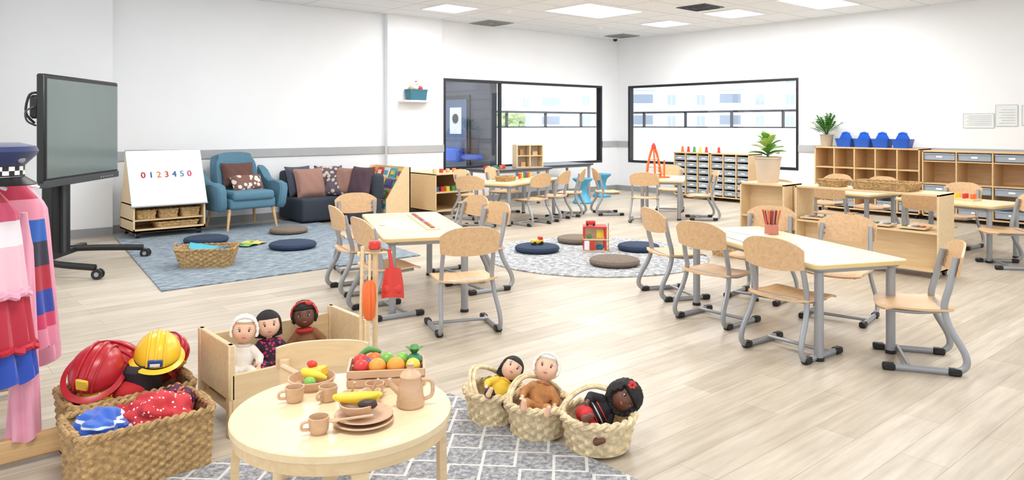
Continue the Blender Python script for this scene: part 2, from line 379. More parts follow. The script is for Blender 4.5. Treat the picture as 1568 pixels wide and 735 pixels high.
# ------------------------------------------------------------ RUGS
def rugmat(name,c1,c2,c3,sc=(60,6,1),ns=1.2):
    m=bpy.data.materials.new(name); m.use_nodes=True; n=m.node_tree.nodes; l=m.node_tree.links; p=n['Principled BSDF']; p.inputs['Roughness'].default_value=.95
    tc=n.new('ShaderNodeTexCoord'); mp=n.new('ShaderNodeMapping'); mp.inputs['Scale'].default_value=sc; l.new(tc.outputs['Object'],mp.inputs['Vector'])
    nz=n.new('ShaderNodeTexNoise'); nz.inputs['Scale'].default_value=ns; nz.inputs['Detail'].default_value=6; nz.inputs['Roughness'].default_value=.7; l.new(mp.outputs['Vector'],nz.inputs['Vector'])
    cr=n.new('ShaderNodeValToRGB'); e=cr.color_ramp.elements; e[0].position=.35; e[0].color=lin(c1); e[1].position=.62; e[1].color=lin(c3); k=e.new(.48); k.color=lin(c2)
    l.new(nz.outputs['Fac'],cr.inputs['Fac']); l.new(cr.outputs['Color'],p.inputs['Base Color'])
    bp=n.new('ShaderNodeBump'); bp.inputs['Strength'].default_value=.4; bp.inputs['Distance'].default_value=.01; l.new(nz.outputs['Fac'],bp.inputs['Height']); l.new(bp.outputs['Normal'],p.inputs['Normal'])
    return m
b=B('area_rug_blue'); b.prism([(1.8,6.38),(4.3,6.38),(4.75,9.85),(2.25,9.85)],0,.012,rugmat('rug_blue',(84,98,112),(124,138,150),(172,182,188),(7,36,1)),ch=.004); b.done()
b=B('round_rug'); b.prism(circ(1.15,72),0,.012,rugmat('rug_round',(118,120,124),(160,162,166),(206,208,210),(9,9,1),2.0),ch=.004); b.done((5.69,5.25,0))
def lattice():
    m=rugmat('rug_lattice',(108,108,112),(144,144,148),(184,184,186),(14,14,1),3); n=m.node_tree.nodes; l=m.node_tree.links; p=n['Principled BSDF']
    src=p.inputs['Base Color'].links[0].from_socket
    tc=n.new('ShaderNodeTexCoord'); sp=n.new('ShaderNodeSeparateXYZ'); l.new(tc.outputs['Object'],sp.inputs['Vector'])
    def mt(op,a,b_=None,c_=None):
        k=n.new('ShaderNodeMath'); k.operation=op
        for i,v in enumerate((a,b_,c_)):
            if v is None: continue
            if isinstance(v,(int,float)): k.inputs[i].default_value=v
            else: l.new(v,k.inputs[i])
        return k.outputs[0]
    zx=mt('PINGPONG',mt('MULTIPLY',sp.outputs['X'],4.6),.42)
    yy=mt('MULTIPLY',sp.outputs['Y'],4.6)
    def line(v):
        fr=mt('FRACT',v); return mt('LESS_THAN',mt('ABSOLUTE',mt('SUBTRACT',fr,.5)),.04)
    a=line(mt('ADD',yy,zx)); c=line(mt('SUBTRACT',yy,zx))
    f=mt('MAXIMUM',a,c); mx=n.new('ShaderNodeMix'); mx.data_type='RGBA'; l.new(mt('MULTIPLY',f,.75),mx.inputs['Factor']); l.new(src,mx.inputs['A']); mx.inputs['B'].default_value=lin((226,224,218))
    l.new(mx.outputs['Result'],p.inputs['Base Color']); return m
b=B('patterned_rug'); b.prism([(.8,.4),(2.2,.4),(2.2,3.0),(.8,3.0)],0,.012,lattice(),ch=.003); b.done()
# ------------------------------------------------------------ CHAIRS & TABLES
def chair_mesh():
    b=B('classroom_chair')
    for s_ in (-1,1):
        y=.17*s_
        b.tube([(-.185,y*.95,.63),(-.15,y,.47),(-.125,y,.36),(-.15,y*1.06,.25),(-.215,y*1.14,.13),(-.225,y*1.16,.06),(-.18,y*1.16,.022),(-.1,y*1.16,.018),(.17,y*1.16,.018)],.0145,silver,seg=10,sub=4,flat=1.3)
        for x in (.15,-.17): b.box((x,y*1.16,.02),(.065,.044,.038),black,bev=.008)
        b.tube([(-.125,y,.34),(.0,y*.9,.318),(.13,y*.8,.318)],.011,silver,sub=3)
    b.cyl((-.13,-.17,.335),(-.13,.17,.335),.011,silver); b.cyl((.11,-.14,.318),(.11,.14,.318),.011,silver)
    b.cyl((.05,-.195,.03),(.05,.195,.03),.011,silver)
    def bk(u,v):
        a=2*u-1; y=a*.2; top=.70-.06*abs(a)**3.2; bot=.51+.02*abs(a)**2.5
        z=bot+(top-bot)*v; x=-.178-(z-.5)*.18-.035*(1-a*a)+.005
        return (x,y*(1-.05*(1-v)),z)
    b.sheet(bk,18,8,maple,th=.011)
    def st(u,v):
        a=2*u-1; q=v
        w=.197*(1-.06*q)
        x=-.185+.38*q-.03*abs(a)**4*(1 if q>.5 else -1)*abs(2*q-1)
        z=.342+.012*a*a-.022*max(0,q-.8)*5*max(0,q-.8)*5*.8-.008*math.sin(math.pi*q)
        return (x,a*w,z)
    b.sheet(st,12,14,maple,th=-.012)
    for s_ in (-1,1):
        for z in (.56,.6): b.ell((-.19-(z-.5)*.18+.006,s_*.15,z),(.004,.007,.007),silver,seg=8,rg=6)
    return b.mesh()
CH=chair_mesh()
def chair(x,y,r): place(CH,'classroom_chair',(x,y,0),r)
def table(name,cx,cy,rz,L,W,h,top=None,extra=None):
    b=B(name)
    b.prism(rr(L,W,.04),h-.028,h,top or maple_t,ch=.003); b.prism(rr(L+.004,W+.004,.042),h-.024,h-.004,yedge if top is None else dgrey,ch=.001)
    for sx in (-1,1):
        for sy in (-1,1):
            x,y=sx*(L/2-.07),sy*(W/2-.07)
            b.cyl((x,y,.015),(x,y,h-.028),.026,silver,seg=20); b.cyl((x,y,0),(x,y,.02),.03,black,seg=16); b.lathe([(.045,h-.03),(.045,h-.04),(.027,h-.055)],silver,(x,y,0))
    for sy in (-1,1): b.b2(-L/2+.1,L/2-.1,sy*(W/2-.07)-.01,sy*(W/2-.07)+.01,h-.06,h-.028,silver)
    for sx in (-1,1): b.b2(sx*(L/2-.07)-.01,sx*(L/2-.07)+.01,-W/2+.1,W/2-.1,h-.06,h-.028,silver)
    return b.done((cx,cy,0),rz)
table('classroom_table',3.3,5.0,66,1.5,.66,.56)
chair(3.0,3.96,68); chair(2.84,4.62,-8); chair(3.06,5.4,-12); chair(3.80,4.82,172); chair(4.02,5.38,176); chair(3.46,6.10,-105)
table('classroom_table',4.63,2.57,65,1.5,.64,.56)
chair(4.19,2.26,-4); chair(4.46,2.95,-2); chair(4.85,3.6,-25); chair(5.25,3.1,186); chair(5.12,2.42,190); chair(4.50,1.70,120)
table('classroom_table',7.0,7.95,20,1.5,.65,.56)
chair(6.0,7.62,30); chair(6.8,7.45,95); chair(7.35,7.6,112); chair(7.9,7.8,125); chair(6.6,8.45,-70); chair(7.3,8.6,-70)
table('classroom_table',8.9,6.85,35,1.1,.65,.56)
chair(8.2,6.6,35); chair(8.45,7.5,-35); chair(9.0,6.25,135); chair(9.55,7.2,215)
table('classroom_table',8.6,2.8,80,1.0,.65,.56)
chair(8.2,2.26,130); chair(8.0,2.85,0); chair(9.1,3.0,175)
table('classroom_table',8.9,4.2,80,1.2,.65,.56)
chair(9.4,4.0,175); chair(9.45,4.6,172); chair(8.4,4.0,0); chair(8.45,4.6,0)
lam=M('laminate_grey',(92,96,104),.35)
table('dark_top_table',7.95,9.2,0,1.3,.7,.64,top=lam); table('dark_top_table',9.35,9.62,0,1.4,.7,.64,top=lam)
# ------------------------------------------------------------ BASKET
def woven(b,o_fn,h,mat,rows=9,stakes=44,amp=.006,z0=0.0,flare=.12,rim=.012):
    N=stakes*2; rings=[]; K=3
    for i in range(rows*K+1):
        z=h*i/(rows*K); row=i//K; fr=(i%K)/K; s_=1+flare*z/h
        rg=[]
        for j in range(N):
            x,y=o_fn(j/N); L=math.hypot(x,y)
            d=amp*(.6+.4*math.sin(math.pi*fr*1.0))*(1 if ((j//2)+row)%2 else -1)*(1 if fr>0 else .1)*(1 if j%2 else .75)
            k=s_*(L+d)/L; rg.append((x*k,y*k,z0+z))
        rings.append(rg)
    b.loft(rings,mat,caps=(1,0))
    inn=[]
    for z in (h,.012):
        s_=1+flare*z/h
        inn.append([(o_fn(j/N)[0]*s_*.94,o_fn(j/N)[1]*s_*.94,z0+z) for j in range(N)])
    b.loft(inn,mat,caps=(0,1))
    s_=1+flare
    for ph in (0,math.pi):
        pts=[]
        for j in range(N):
            x,y=o_fn(j/N); w=j*math.pi*2/5+ph; L=math.hypot(x,y); k=(s_*L*.975+math.cos(w)*rim*.5)/L
            pts.append((x*k,y*k,z0+h+math.sin(w)*rim*.5))
        b.tube(pts,rim*.62,mat,seg=6,closed=True)
def orect(w,d,r=.03):
    P=rr(w,d,r,4)
    P.sort(key=lambda p:math.atan2(p[1],p[0])); L=[0]
    for i in range(len(P)):
        q=P[(i+1)%len(P)]; L.append(L[-1]+math.hypot(q[0]-P[i][0],q[1]-P[i][1]))
    def f(t):
        s_=(t%1)*L[-1]
        for i in range(len(P)):
            if s_<=L[i+1]+1e-9:
                k=(s_-L[i])/max(1e-9,L[i+1]-L[i]); q=P[(i+1)%len(P)]; return (P[i][0]+(q[0]-P[i][0])*k,P[i][1]+(q[1]-P[i][1])*k)
        return P[0]
    return f
def ocirc(r): return lambda t:(r*math.cos(2*math.pi*t),r*math.sin(2*math.pi*t))
def wicker_tray(name,x,y,z,rz,w,d,h,mat=None,rows=5,st=34):
    b=B(name); woven(b,orect(w,d,.02),h,mat or wick,rows=rows,stakes=st,amp=.004,rim=.01); return b.done((x,y,z),rz)
# ------------------------------------------------------------ SHELVES
def shelf(b,w,d,h,cols,rows,mat,t=.018,base=.06,back=True,x0=0,y0=0):
    b.b2(x0-w/2,x0-w/2+t,y0-d/2,y0+d/2,base,h,mat,.002); b.b2(x0+w/2-t,x0+w/2,y0-d/2,y0+d/2,base,h,mat,.002)
    b.b2(x0-w/2,x0+w/2,y0-d/2,y0+d/2,h-t,h+.002,mat,.002); b.b2(x0-w/2,x0+w/2,y0-d/2,y0+d/2,base,base+t,mat,.002)
    if back: b.b2(x0-w/2,x0+w/2,y0+d/2-.01,y0+d/2,base,h,mat)
    for i in range(1,cols):
        x=x0-w/2+w*i/cols; b.b2(x-t/2,x+t/2,y0-d/2+.005,y0+d/2,base+t,h-t,mat)
    for j in range(1,rows):
        z=base+(h-base)*j/rows; b.b2(x0-w/2+t,x0+w/2-t,y0-d/2+.006,y0+d/2,z-t/2,z+t/2,mat)
    for sx in (-1,1):
        for sy in (-1,1):
            cx,cy=x0+sx*(w/2-.06),y0+sy*(d/2-.06); b.cyl((cx-.012,cy,.03),(cx+.012,cy,.03),.03,black,seg=16); b.cyl((cx,cy,.03),(cx,cy,base),.01,dgrey)
def tray(b,cx,cy,cz,w,d,h,mat):
    t=.004
    b.b2(cx-w/2,cx+w/2,cy-d/2,cy-d/2+t,cz,cz+h,mat,.002); b.b2(cx-w/2,cx+w/2,cy-d/2-.012,cy-d/2,cz+h-.018,cz+h,mat,.003)
    b.b2(cx-w/2,cx-w/2+t,cy-d/2,cy+d/2,cz,cz+h,mat); b.b2(cx+w/2-t,cx+w/2,cy-d/2,cy+d/2,cz,cz+h,mat); b.b2(cx-w/2,cx+w/2,cy-d/2,cy+d/2,cz,cz+t,mat); b.b2(cx-w/2,cx+w/2,cy+d/2-t,cy+d/2,cz,cz+h,mat)
    b.b2(cx-.04,cx+.04,cy-d/2-.006,cy-d/2,cz+h*.35,cz+h*.6,white,.002)
for k in range(2):
    b=B('tray_drawer_cabinet'); w=.77; shelf(b,w,.42,.84,3,1,cubby)
    for i in range(3):
        for j in range(6):
            tray(b,-w/2+w*(i+.5)/3,0,.1+j*.12,w/3-.04,.38,.085,greytray if (i+j)%3 else M('grey_tray_light',(186,194,200),.35))
    b.done((11.52,8.06-k*.79,0),-90)
b=B('cubby_shelf'); w=1.55; shelf(b,w,.42,1.0,5,3,cubby)
for i in range(5):
    b.b2(-w/2+w*(i+.5)/5-.13,-w/2+w*(i+.5)/5+.13,-.2,.15,.42,.44,birch)
    if i in (1,3,4): tray(b,-w/2+w*(i+.5)/5,0,.1,w/5-.03,.38,.12,greytray)
b.done((11.51,4.95,0),-90)
b=B('cubby_shelf'); w=1.75; shelf(b,w,.42,.98,4,2,cubby)
for i in range(4):
    cx=-w/2+w*(i+.5)/4
    tray(b,cx,0,.85,w/4-.04,.38,.1,greytray); tray(b,cx,0,.4,w/4-.04,.38,.1,greytray); tray(b,cx,0,.1,w/4-.04,.38,.1,greytray)
    b.b2(cx-w/8+.01,cx+w/8-.01,-.2,.2,.825,.84,cubby)
b.done((11.51,3.27,0),-90)
b=B('cubby_shelf'); w=1.75; shelf(b,w,.42,.98,4,2,cubby)
for i in range(4): tray(b,-w/2+w*(i+.5)/4,0,.85,w/4-.04,.38,.1,greytray)
b.done((11.51,1.5,0),-90)
bc=M('blue_plastic',(24,92,200),.3)
for y in (5.32,5.04,4.77,4.48):
    b=B('blue_caddy')
    o=rr(.22,.26,.03)
    b.loft([[(x*.8,y_*.8,0) for x,y_ in o],[(x,y_,.12) for x,y_ in o],[(x*1.06,y_*1.06,.13) for x,y_ in o],[(x*.95,y_*.95,.125) for x,y_ in o],[(x*.76,y_*.76,.01) for x,y_ in o]],bc,caps=(1,1))
    b.prism([(-.115,.1),(.115,.1),(.07,.19),(.045,.215),(-.045,.215),(-.07,.19)],-.008,.008,bc,ch=.002,T=Matrix(((0,0,1,0),(1,0,0,0),(0,1,0,0),(0,0,0,1))))
    b.tube([(0,-.06,.205),(0,0,.225),(0,.06,.205)],.014,bc,sub=4); b.b2(-.1,.1,-.006,.006,.03,.12,bc,.002)
    b.done((11.5,y,1.002))
# ------------------------------------------------------------ PLANTS
potm=M('pot_beige',(212,192,168),.7,var=.05); soil=M('soil',(60,45,35),.95,bump=.6,bs=80)
def leaf(b,base,az,el,L,W,droop,mat):
    d=Vector((math.cos(rad(az)),math.sin(rad(az)),0)); sd=Vector((-d.y,d.x,0)); e=rad(el); base=Vector(base)
    def f(u,v):
        t=v; a=2*u-1
        p=base+d*(L*t*math.cos(e))+Vector((0,0,L*t*math.sin(e)-droop*L*t*t*.6))
        w=W*math.sin(math.pi*min(1,t*.96+.04))**.8
        return p+sd*a*w/2+Vector((0,0,abs(a)*w*.18))
    b.sheet(f,4,8,mat)
g1=M('leaf_green',(120,174,76),.35,var=.3,vs=8); g2=M('leaf_lime',(200,214,116),.35,var=.2,vs=8); g3=M('leaf_dark',(72,130,62),.5,var=.3,vs=12)
def pot(b,r,h,m):
    b.lathe([(r*.78,0),(r,h),(r*1.04,h),(r*1.04,h*.93),(r*1.0,h*.93)],m,caps=(1,0)); b.lathe([(r*.96,h),(r*.92,h*.9),(.001,h*.9)],soil)
    b.lathe([(r*1.04,h),(r*.94,h),(r*.9,h*.88)],m)
random.seed(3)
b=B('potted_rubber_plant'); pot(b,.135,.27,potm)
for i in range(20):
    az=i*137.5; t=i/19; leaf(b,(0,0,.27+.16*t),az,22+45*t,.24-.06*t,.125-.03*t,.5,g1 if i%3 else g2)
b.tube([(0,0,.24),(0,0,.44)],.01,g3); b.done((7.13,4.12,.742))
b=B('potted_palm'); pot(b,.1,.19,M('pot_taupe',(178,164,146),.8,var=.1))
for i in range(34):
    az=i*137.5; el=25+60*random.random(); L=.24+.12*random.random(); d=Vector((math.cos(rad(az))*math.cos(rad(el)),math.sin(rad(az))*math.cos(rad(el)),math.sin(rad(el))))
    b.tube([(0,0,.17),d*L*.6+Vector((0,0,.18)),d*L+Vector((d.x*.05,d.y*.05,.15))],.003,g3,seg=5,sub=2)
    for k in range(6):
        p=d*L*(.35+.12*k)+Vector((0,0,.18-.006*k))
        for s_ in (-1,1): leaf(b,p,az+s_*50,el-25,.09,.025,.4,g3 if k%2 else g1)
b.done((11.45,5.6,1.002))
# ------------------------------------------------------------ DIVIDER UNITS
b=B('shelf_divider_unit'); w=1.32; shelf(b,w,.36,.74,1,2,birch,back=False)
b.b2(-w/2+.02,w/2-.02,-.01,.01,.06,.4,birch)
for i,cx in enumerate((-.5,-.2,.12,.42)):
    b.b2(cx-.12,cx+.12,-.16,.02,.42,.435,birch,.002)
    for q in range(4): b.b2(cx-.09+q*.05,cx-.06+q*.05,-.12,-.05,.435,.445,M('puzzle_%d'%((i+q)%4),[(225,225,230),(120,130,150),(170,90,70),(90,130,90)][(i+q)%4],.5))
b.done((7.18,3.09,0),-90)
b=B('shelf_divider_unit'); w=.5; shelf(b,w,.36,.74,1,2,birch,back=False); b.b2(-w/2,w/2,-.005,.005,.06,.74,birch); b.done((7.15,4.1,0),-90)
wicker_tray('wicker_tray',7.18,2.95,.744,-90,.5,.27,.07)
wicker_tray('wicker_tray',7.18,3.45,.744,-90,.22,.18,.06,st=20)
wicker_tray('wicker_basket',6.72,4.3,0,-90,.3,.24,.2)
# ------------------------------------------------------------ TV
b=B('tv_display_on_stand')
scr=M('tv_screen',(104,118,116),.12,var=.06,vs=1)  # grey-green base colour stands in for room reflections on a dark screen
b.box((0,0,1.31),(1.46,.07,.94),black,bev=.012); b.b2(-.70,.70,-.042,-.034,.89,1.74,scr); b.b2(-.73,.73,-.045,.02,.81,.87,dgrey,.004)
for i in range(6): b.b2(.3+i*.05,.32+i*.05,-.05,-.044,.828,.84,silver)
b.box((0,.07,1.25),(.9,.07,.6),dgrey,bev=.02); b.box((0,.14,1.25),(.6,.06,.45),black,bev=.01)
b.tube([(-.66,.04,1.62),(-.7,.1,1.6),(-.7,.13,1.45),(-.66,.08,1.36)],.01,black,sub=4); b.box((-.66,.07,1.5),(.08,.08,.2),black,bev=.02)
b.tube([(-.7,.06,1.5),(-.76,.1,1.46),(-.74,.1,1.38),(-.68,.06,1.34)],.008,dgrey,sub=4)
b.box((0,.22,.75),(.34,.1,1.25),black,bev=.01); b.box((0,.16,.75),(.06,.03,1.2),dgrey,bev=.005)
b.box((0,.22,.13),(1.1,.07,.06),black,bev=.01)
for s_ in (-1,1):
    b.tube([(s_*.3,.22,.14),(s_*.45,.0,.12),(s_*.54,-.36,.1)],.03,black,sub=4,flat=.7); b.tube([(s_*.3,.22,.14),(s_*.5,.5,.1)],.03,black,flat=.7)
    for x,y in ((s_*.54,-.38),(s_*.5,.52)):
        for q in (-.022,.022): b.cyl((x+q-.012,y,.045),(x+q+.012,y,.045),.045,black,seg=20); b.cyl((x+q-.014,y,.045),(x+q+.014,y,.045),.02,silver)
        b.cyl((x,y,.045),(x,y,.1),.012,silver)
b.done((1.53,7.93,0),55)
# ------------------------------------------------------------ WHITEBOARD BOOK CART
wb=M('whiteboard_surface',(238,243,248),.15)
b=B('whiteboard_book_cart'); w=.82
for s_ in (-1,1):
    T=Matrix.Translation((s_*(w/2-.01),0,0))@Matrix(((0,0,1,0),(1,0,0,0),(0,1,0,0),(0,0,0,1)))
    b.prism([(-.3,.07),(.3,.07),(.3,.13),(.06,1.0),(-.02,1.0),(-.3,.36)],-.01,.01,birch,ch=.002,T=T)
b.b2(-w/2,w/2,-.3,.3,.07,.09,birch); b.b2(-w/2,w/2,-.28,.28,.2,.215,birch); b.b2(-w/2,w/2,-.28,.28,.385,.4,birch); b.b2(-w/2,w/2,.27,.28,.07,.4,birch)
b.b2(-w/2,w/2,-.3,-.28,.07,.11,birch)
an=math.degrees(math.atan2(.28,.64))
Tb=Matrix.Translation((0,-.175,.7))@Euler((rad(90-an),0,0)).to_matrix().to_4x4()
def tb(x0,x1,y0,y1,z0,z1,m):
    sv=b.T; b.T=Tb; b.b2(x0,x1,y0,y1,z0,z1,m,.002); b.T=sv
tb(-w/2-.02,w/2+.02,-.35,.35,-.01,.006,wb); tb(-w/2-.025,w/2+.025,-.365,-.35,-.012,.012,silver); tb(-w/2-.025,w/2+.025,.35,.36,-.012,.012,silver)
cols=[(200,40,50),(40,90,170),(240,140,40),(220,60,50),(60,90,170),(70,150,190),(210,60,110)]
for i,ch in enumerate('0123450'):
    for dx in (0,.005): b.text(ch,.105,M('digit_%d'%i,cols[i],.5),Tb@Matrix.Translation((-.27+i*.088+dx,.03,.008)))
for i in range(3):
    sv=b.T; b.T=Matrix.Translation((-.25+i*.25,-.15,.217)); woven(b,orect(.2,.2,.02),.1,wick,rows=4,stakes=18,amp=.004); b.T=sv
sv=b.T; b.T=Matrix.Translation((.1,-.15,.092)); woven(b,orect(.45,.2,.02),.07,wick,rows=3,stakes=24,amp=.004); b.T=sv
for sx in (-1,1):
    for sy in (-1,1):
        x,y=sx*(w/2-.06),sy*.24
        b.cyl((x-.02,y,.035),(x+.02,y,.035),.035,black,seg=18); b.cyl((x-.022,y,.035),(x+.022,y,.035),.018,silver); b.cyl((x,y,.03),(x,y,.08),.01,silver)
b.done((2.76,9.72,.012),0)
# ------------------------------------------------------------ ARMCHAIR
b=B('blue_armchair')
b.box((0,-.02,.33),(.62,.62,.14),bluefab,bev=.04,seg=3); b.box((0,-.06,.43),(.56,.6,.12),bluefab,bev=.045,seg=4)
def backf(u,v):
    a=2*u-1; z=.38+.56*v; wd=.33*(1-.08*v)-.02*v**8*(1 if abs(a)>.9 else 0)
    top=1-.05*abs(a)**4*v
    return (a*wd,.24+.14*v-.07*a*a,z*top)
b.sheet(backf,16,12,bluefab,th=-.12)
b.sheet(lambda u,v:((2*u-1)*.24,.2+.12*v-.03*(1-(2*u-1)**4)*(1-(2*v-1)**4),.5+.36*v),12,10,bluefab,th=-.02)
for s_ in (-1,1):
    T=Matrix.Translation((s_*.37,0,0))@Euler((0,rad(s_*5),0)).to_matrix().to_4x4()@Matrix(((0,0,1,0),(1,0,0,0),(0,1,0,0),(0,0,0,1)))
    o=[(-.34,.3),(-.36,.5),(-.33,.57),(-.2,.6),(.0,.6),(.15,.64),(.28,.74),(.38,.78),(.36,.6),(.34,.3),(.3,.25),(-.3,.25)]
    oo=[]
    for i in range(len(o)):
        p,q=o[i],o[(i+1)%len(o)]; oo+= [p,((p[0]+q[0])/2,(p[1]+q[1])/2)]
    b.prism(oo,-.055,.055,bluefab,ch=.025,T=T)
    for y,dy in ((-.27,-.03),(.27,.06)): b.tube([(s_*.29,y,.27),(s_*.33,y+dy,0)],[.024,.013],pine,seg=12)
for x in (-.12,0,.12): b.ell((x,.262,.74),(.012,.008,.012),bluefab,seg=8,rg=6)
brown=M('brown_cushion',(100,70,62),.9,bump=.2,bs=200)
b.pillow((0,.12,.68),.44,.32,.14,brown,rot=(72,0,0))
floral=dots('floral_cushion',(120,84,74),(226,214,204),scale=16,th=.42)
b.pillow((.06,-.02,.57),.46,.24,.13,floral,rot=(58,0,6))
b.done((3.72,9.66,.012),4)
# ------------------------------------------------------------ CORNER SOFA
dn=M('charcoal_navy_fabric',(50,56,68),.9,bump=.2,bs=300)
b=B('corner_sofa')
b.b2(-.5,.5,-.35,.4,.03,.34,dn,.04,3); b.b2(-.5,.5,.22,.42,.3,.7,dn,.05,3)
b.b2(-.02,.5,-.75,-.3,.03,.34,dn,.04,3); b.b2(.36,.54,-.75,.4,.3,.66,dn,.05,3)
mv=M('mauve_cushion',(158,120,108),.9,bump=.2,bs=200); pat=dots('patterned_cushion',(96,84,96),(206,190,176),scale=14,th=.38)
plum=M('plum_cushion',(84,62,72),.9,bump=.2,bs=200)
b.pillow((-.28,.2,.55),.42,.44,.15,M('slate_cushion',(78,82,96),.9),rot=(72,0,10)); b.pillow((-.2,.04,.53),.46,.44,.15,mv,rot=(68,0,2))
b.pillow((.12,.12,.56),.4,.42,.15,pat,rot=(68,0,-25)); b.pillow((.24,-.2,.54),.42,.42,.15,mv,rot=(68,0,-65)); b.pillow((.3,-.5,.55),.42,.44,.15,plum,rot=(72,0,-75)); b.pillow((.14,-.08,.5),.36,.36,.13,pat,rot=(60,0,-50))
b.done((4.92,9.72,0))
# ------------------------------------------------------------ BOOK RACK + LOW SHELF
bookc=[(40,110,170),(200,60,50),(240,200,60),(70,150,90),(230,230,225),(120,80,150),(240,140,60),(60,170,190)]
BK=[M('book_%d'%i,c,.5) for i,c in enumerate(bookc)]
b=B('book_display_rack'); w=.95
for s_ in (-1,1):
    T=Matrix.Translation((s_*(w/2-.01),0,0))@Matrix(((0,0,1,0),(1,0,0,0),(0,1,0,0),(0,0,0,1)))
    b.prism([(-.2,0),(.2,0),(.2,.74),(.1,.74),(-.2,.3)],-.01,.01,birch,ch=.002,T=T)
b.b2(-w/2,w/2,.18,.2,0,.74,birch); b.b2(-w/2,w/2,-.2,.2,.0,.02,birch)
for j in range(4):
    z=.1+j*.15; y=-.17+j*.085; b.box((0,y+.03,z+.05),(w-.03,.012,.13),birch,rot=(-20,0,0)); b.b2(-w/2+.01,w/2-.01,y-.03,y+.03,z-.015,z,birch); b.b2(-w/2+.01,w/2-.01,y-.035,y-.025,z-.015,z+.03,birch)
    for i in range(5): b.box((-.36+i*.18,y+.008,z+.085),(.14,.014,.17),BK[(i*3+j*2)%8],rot=(-18,0,random.uniform(-2,2)),bev=.002); b.box((-.36+i*.18,y-.001,z+.1),(.08,.012,.06),BK[(i*3+j*2+3)%8],rot=(-18,0,0))
b.done((5.68,9.45,0),-90)
b=B('low_toy_shelf'); shelf(b,.65,1.0,.62,1,2,birch)
for i in range(5): b.box((-.22+.1*i,-.35,.38),(.06,.1,.08),BK[i],bev=.006)
for i in range(4): b.box((-.2+.12*i,-.3,.62+.032),(.05,.05,.06),[birch,BK[1],pine,BK[6]][i],bev=.006)
b.done((6.63,9.46,0))
# ------------------------------------------------------------ FLOOR CUSHIONS
def fcush(x,y,m,r=.225):
    b=B('round_floor_cushion'); b.lathe([(.001,.002),(r*.85,.002),(r*.97,.015),(r,.03),(r*.99,.035),(r,.04),(r*.96,.058),(r*.85,.066),(r*.4,.069),(.001,.068)],m,seg=40)
    b.tube([(r*math.cos(a*.2094),r*math.sin(a*.2094),.035) for a in range(30)],.004,m,closed=True,seg=6); b.done((x,y,.012))
fcush(2.92,8.65,navy,.24); fcush(3.5,7.65,navy,.25); fcush(3.95,8.75,taupe,.23)
fcush(5.35,5.75,navy,.235); fcush(6.1,5.9,taupe,.22); fcush(6.22,5.1,navy,.22); fcush(5.4,4.72,taupe,.24)
b=B('open_picture_book')
for s_ in (-1,1):
    b.sheet(lambda u,v:(s_*u*.17,(v-.5)*.24,.012+.012*math.sin(math.pi*u)),8,2,M('book_page_green',(120,180,90),.5) if s_<0 else M('book_page_yellow',(230,200,90),.5),th=.004)
for i in range(5): b.ell((-.13+i*.06,.03*math.sin(i*3),.026),(.02,.025,.003),BK[i],seg=10,rg=6)
b.done((3.22,8.15,.014),30)
b=B('wicker_basket'); woven(b,orect(.44,.3,.04),.17,wick,rows=8,stakes=40,amp=.006,flare=.22)
b.box((-.02,.03,.15),(.3,.2,.02),BK[7],rot=(8,12,10)); b.box((.02,.02,.13),(.28,.2,.02),BK[0],rot=(0,-8,-10))
for s_ in (-1,1): b.tube([(s_*.27,-.05,.17),(s_*.29,-.03,.2),(s_*.29,.03,.2),(s_*.27,.05,.17)],.008,wick,sub=3)
b.done((2.46,7.25,.012),-30)
b=B('toy_fire_station'); red=M('toy_red',(206,56,46),.4); yel=M('toy_yellow',(240,200,70),.4)
for x in (-.13,.13):
    for y in (-.1,.1): b.b2(x-.013,x+.013,y-.013,y+.013,0,.3,red)
for z in (.0,.14,.29): b.b2(-.145,.145,-.12,.12,z,z+.014,red if z>.2 else birch)
b.b2(-.14,.14,.1,.11,.014,.29,M('toy_tan',(230,210,180),.5)); b.b2(-.13,-.07,-.12,-.11,.02,.13,white); b.b2(-.06,.0,-.12,-.11,.02,.13,red); b.b2(.02,.11,-.06,-.05,.16,.26,yel); b.cyl((.165,-.05,0),(.165,-.05,.34),.006,silver)
for i in range(5): b.b2(.15,.185,-.12,-.1,.04+i*.05,.05+i*.05,yel)
b.b2(.02,.1,-.06,.0,.014,.07,BK[0],.01); b.b2(-.1,-.04,-.08,-.02,.154,.2,BK[3],.01); b.box((-.05,0,.34),(.12,.06,.05),red,bev=.01); b.cyl((-.09,-.035,.32),(-.09,.035,.32),.014,black); b.cyl((-.01,-.035,.32),(-.01,.035,.32),.014,black)
b.done((5.86,5.40,.012),-45,sc=.86)
b=B('toy_truck'); b.box((0,0,.035),(.13,.06,.035),yel,bev=.006); b.box((.035,0,.065),(.045,.055,.035),red,bev=.006)
for x in (-.04,.04):
    for y in (-.03,.03): b.cyl((x,y-.006,.018),(x,y+.006,.018),.018,black)
b.done((5.35,5.75,.082),-20)
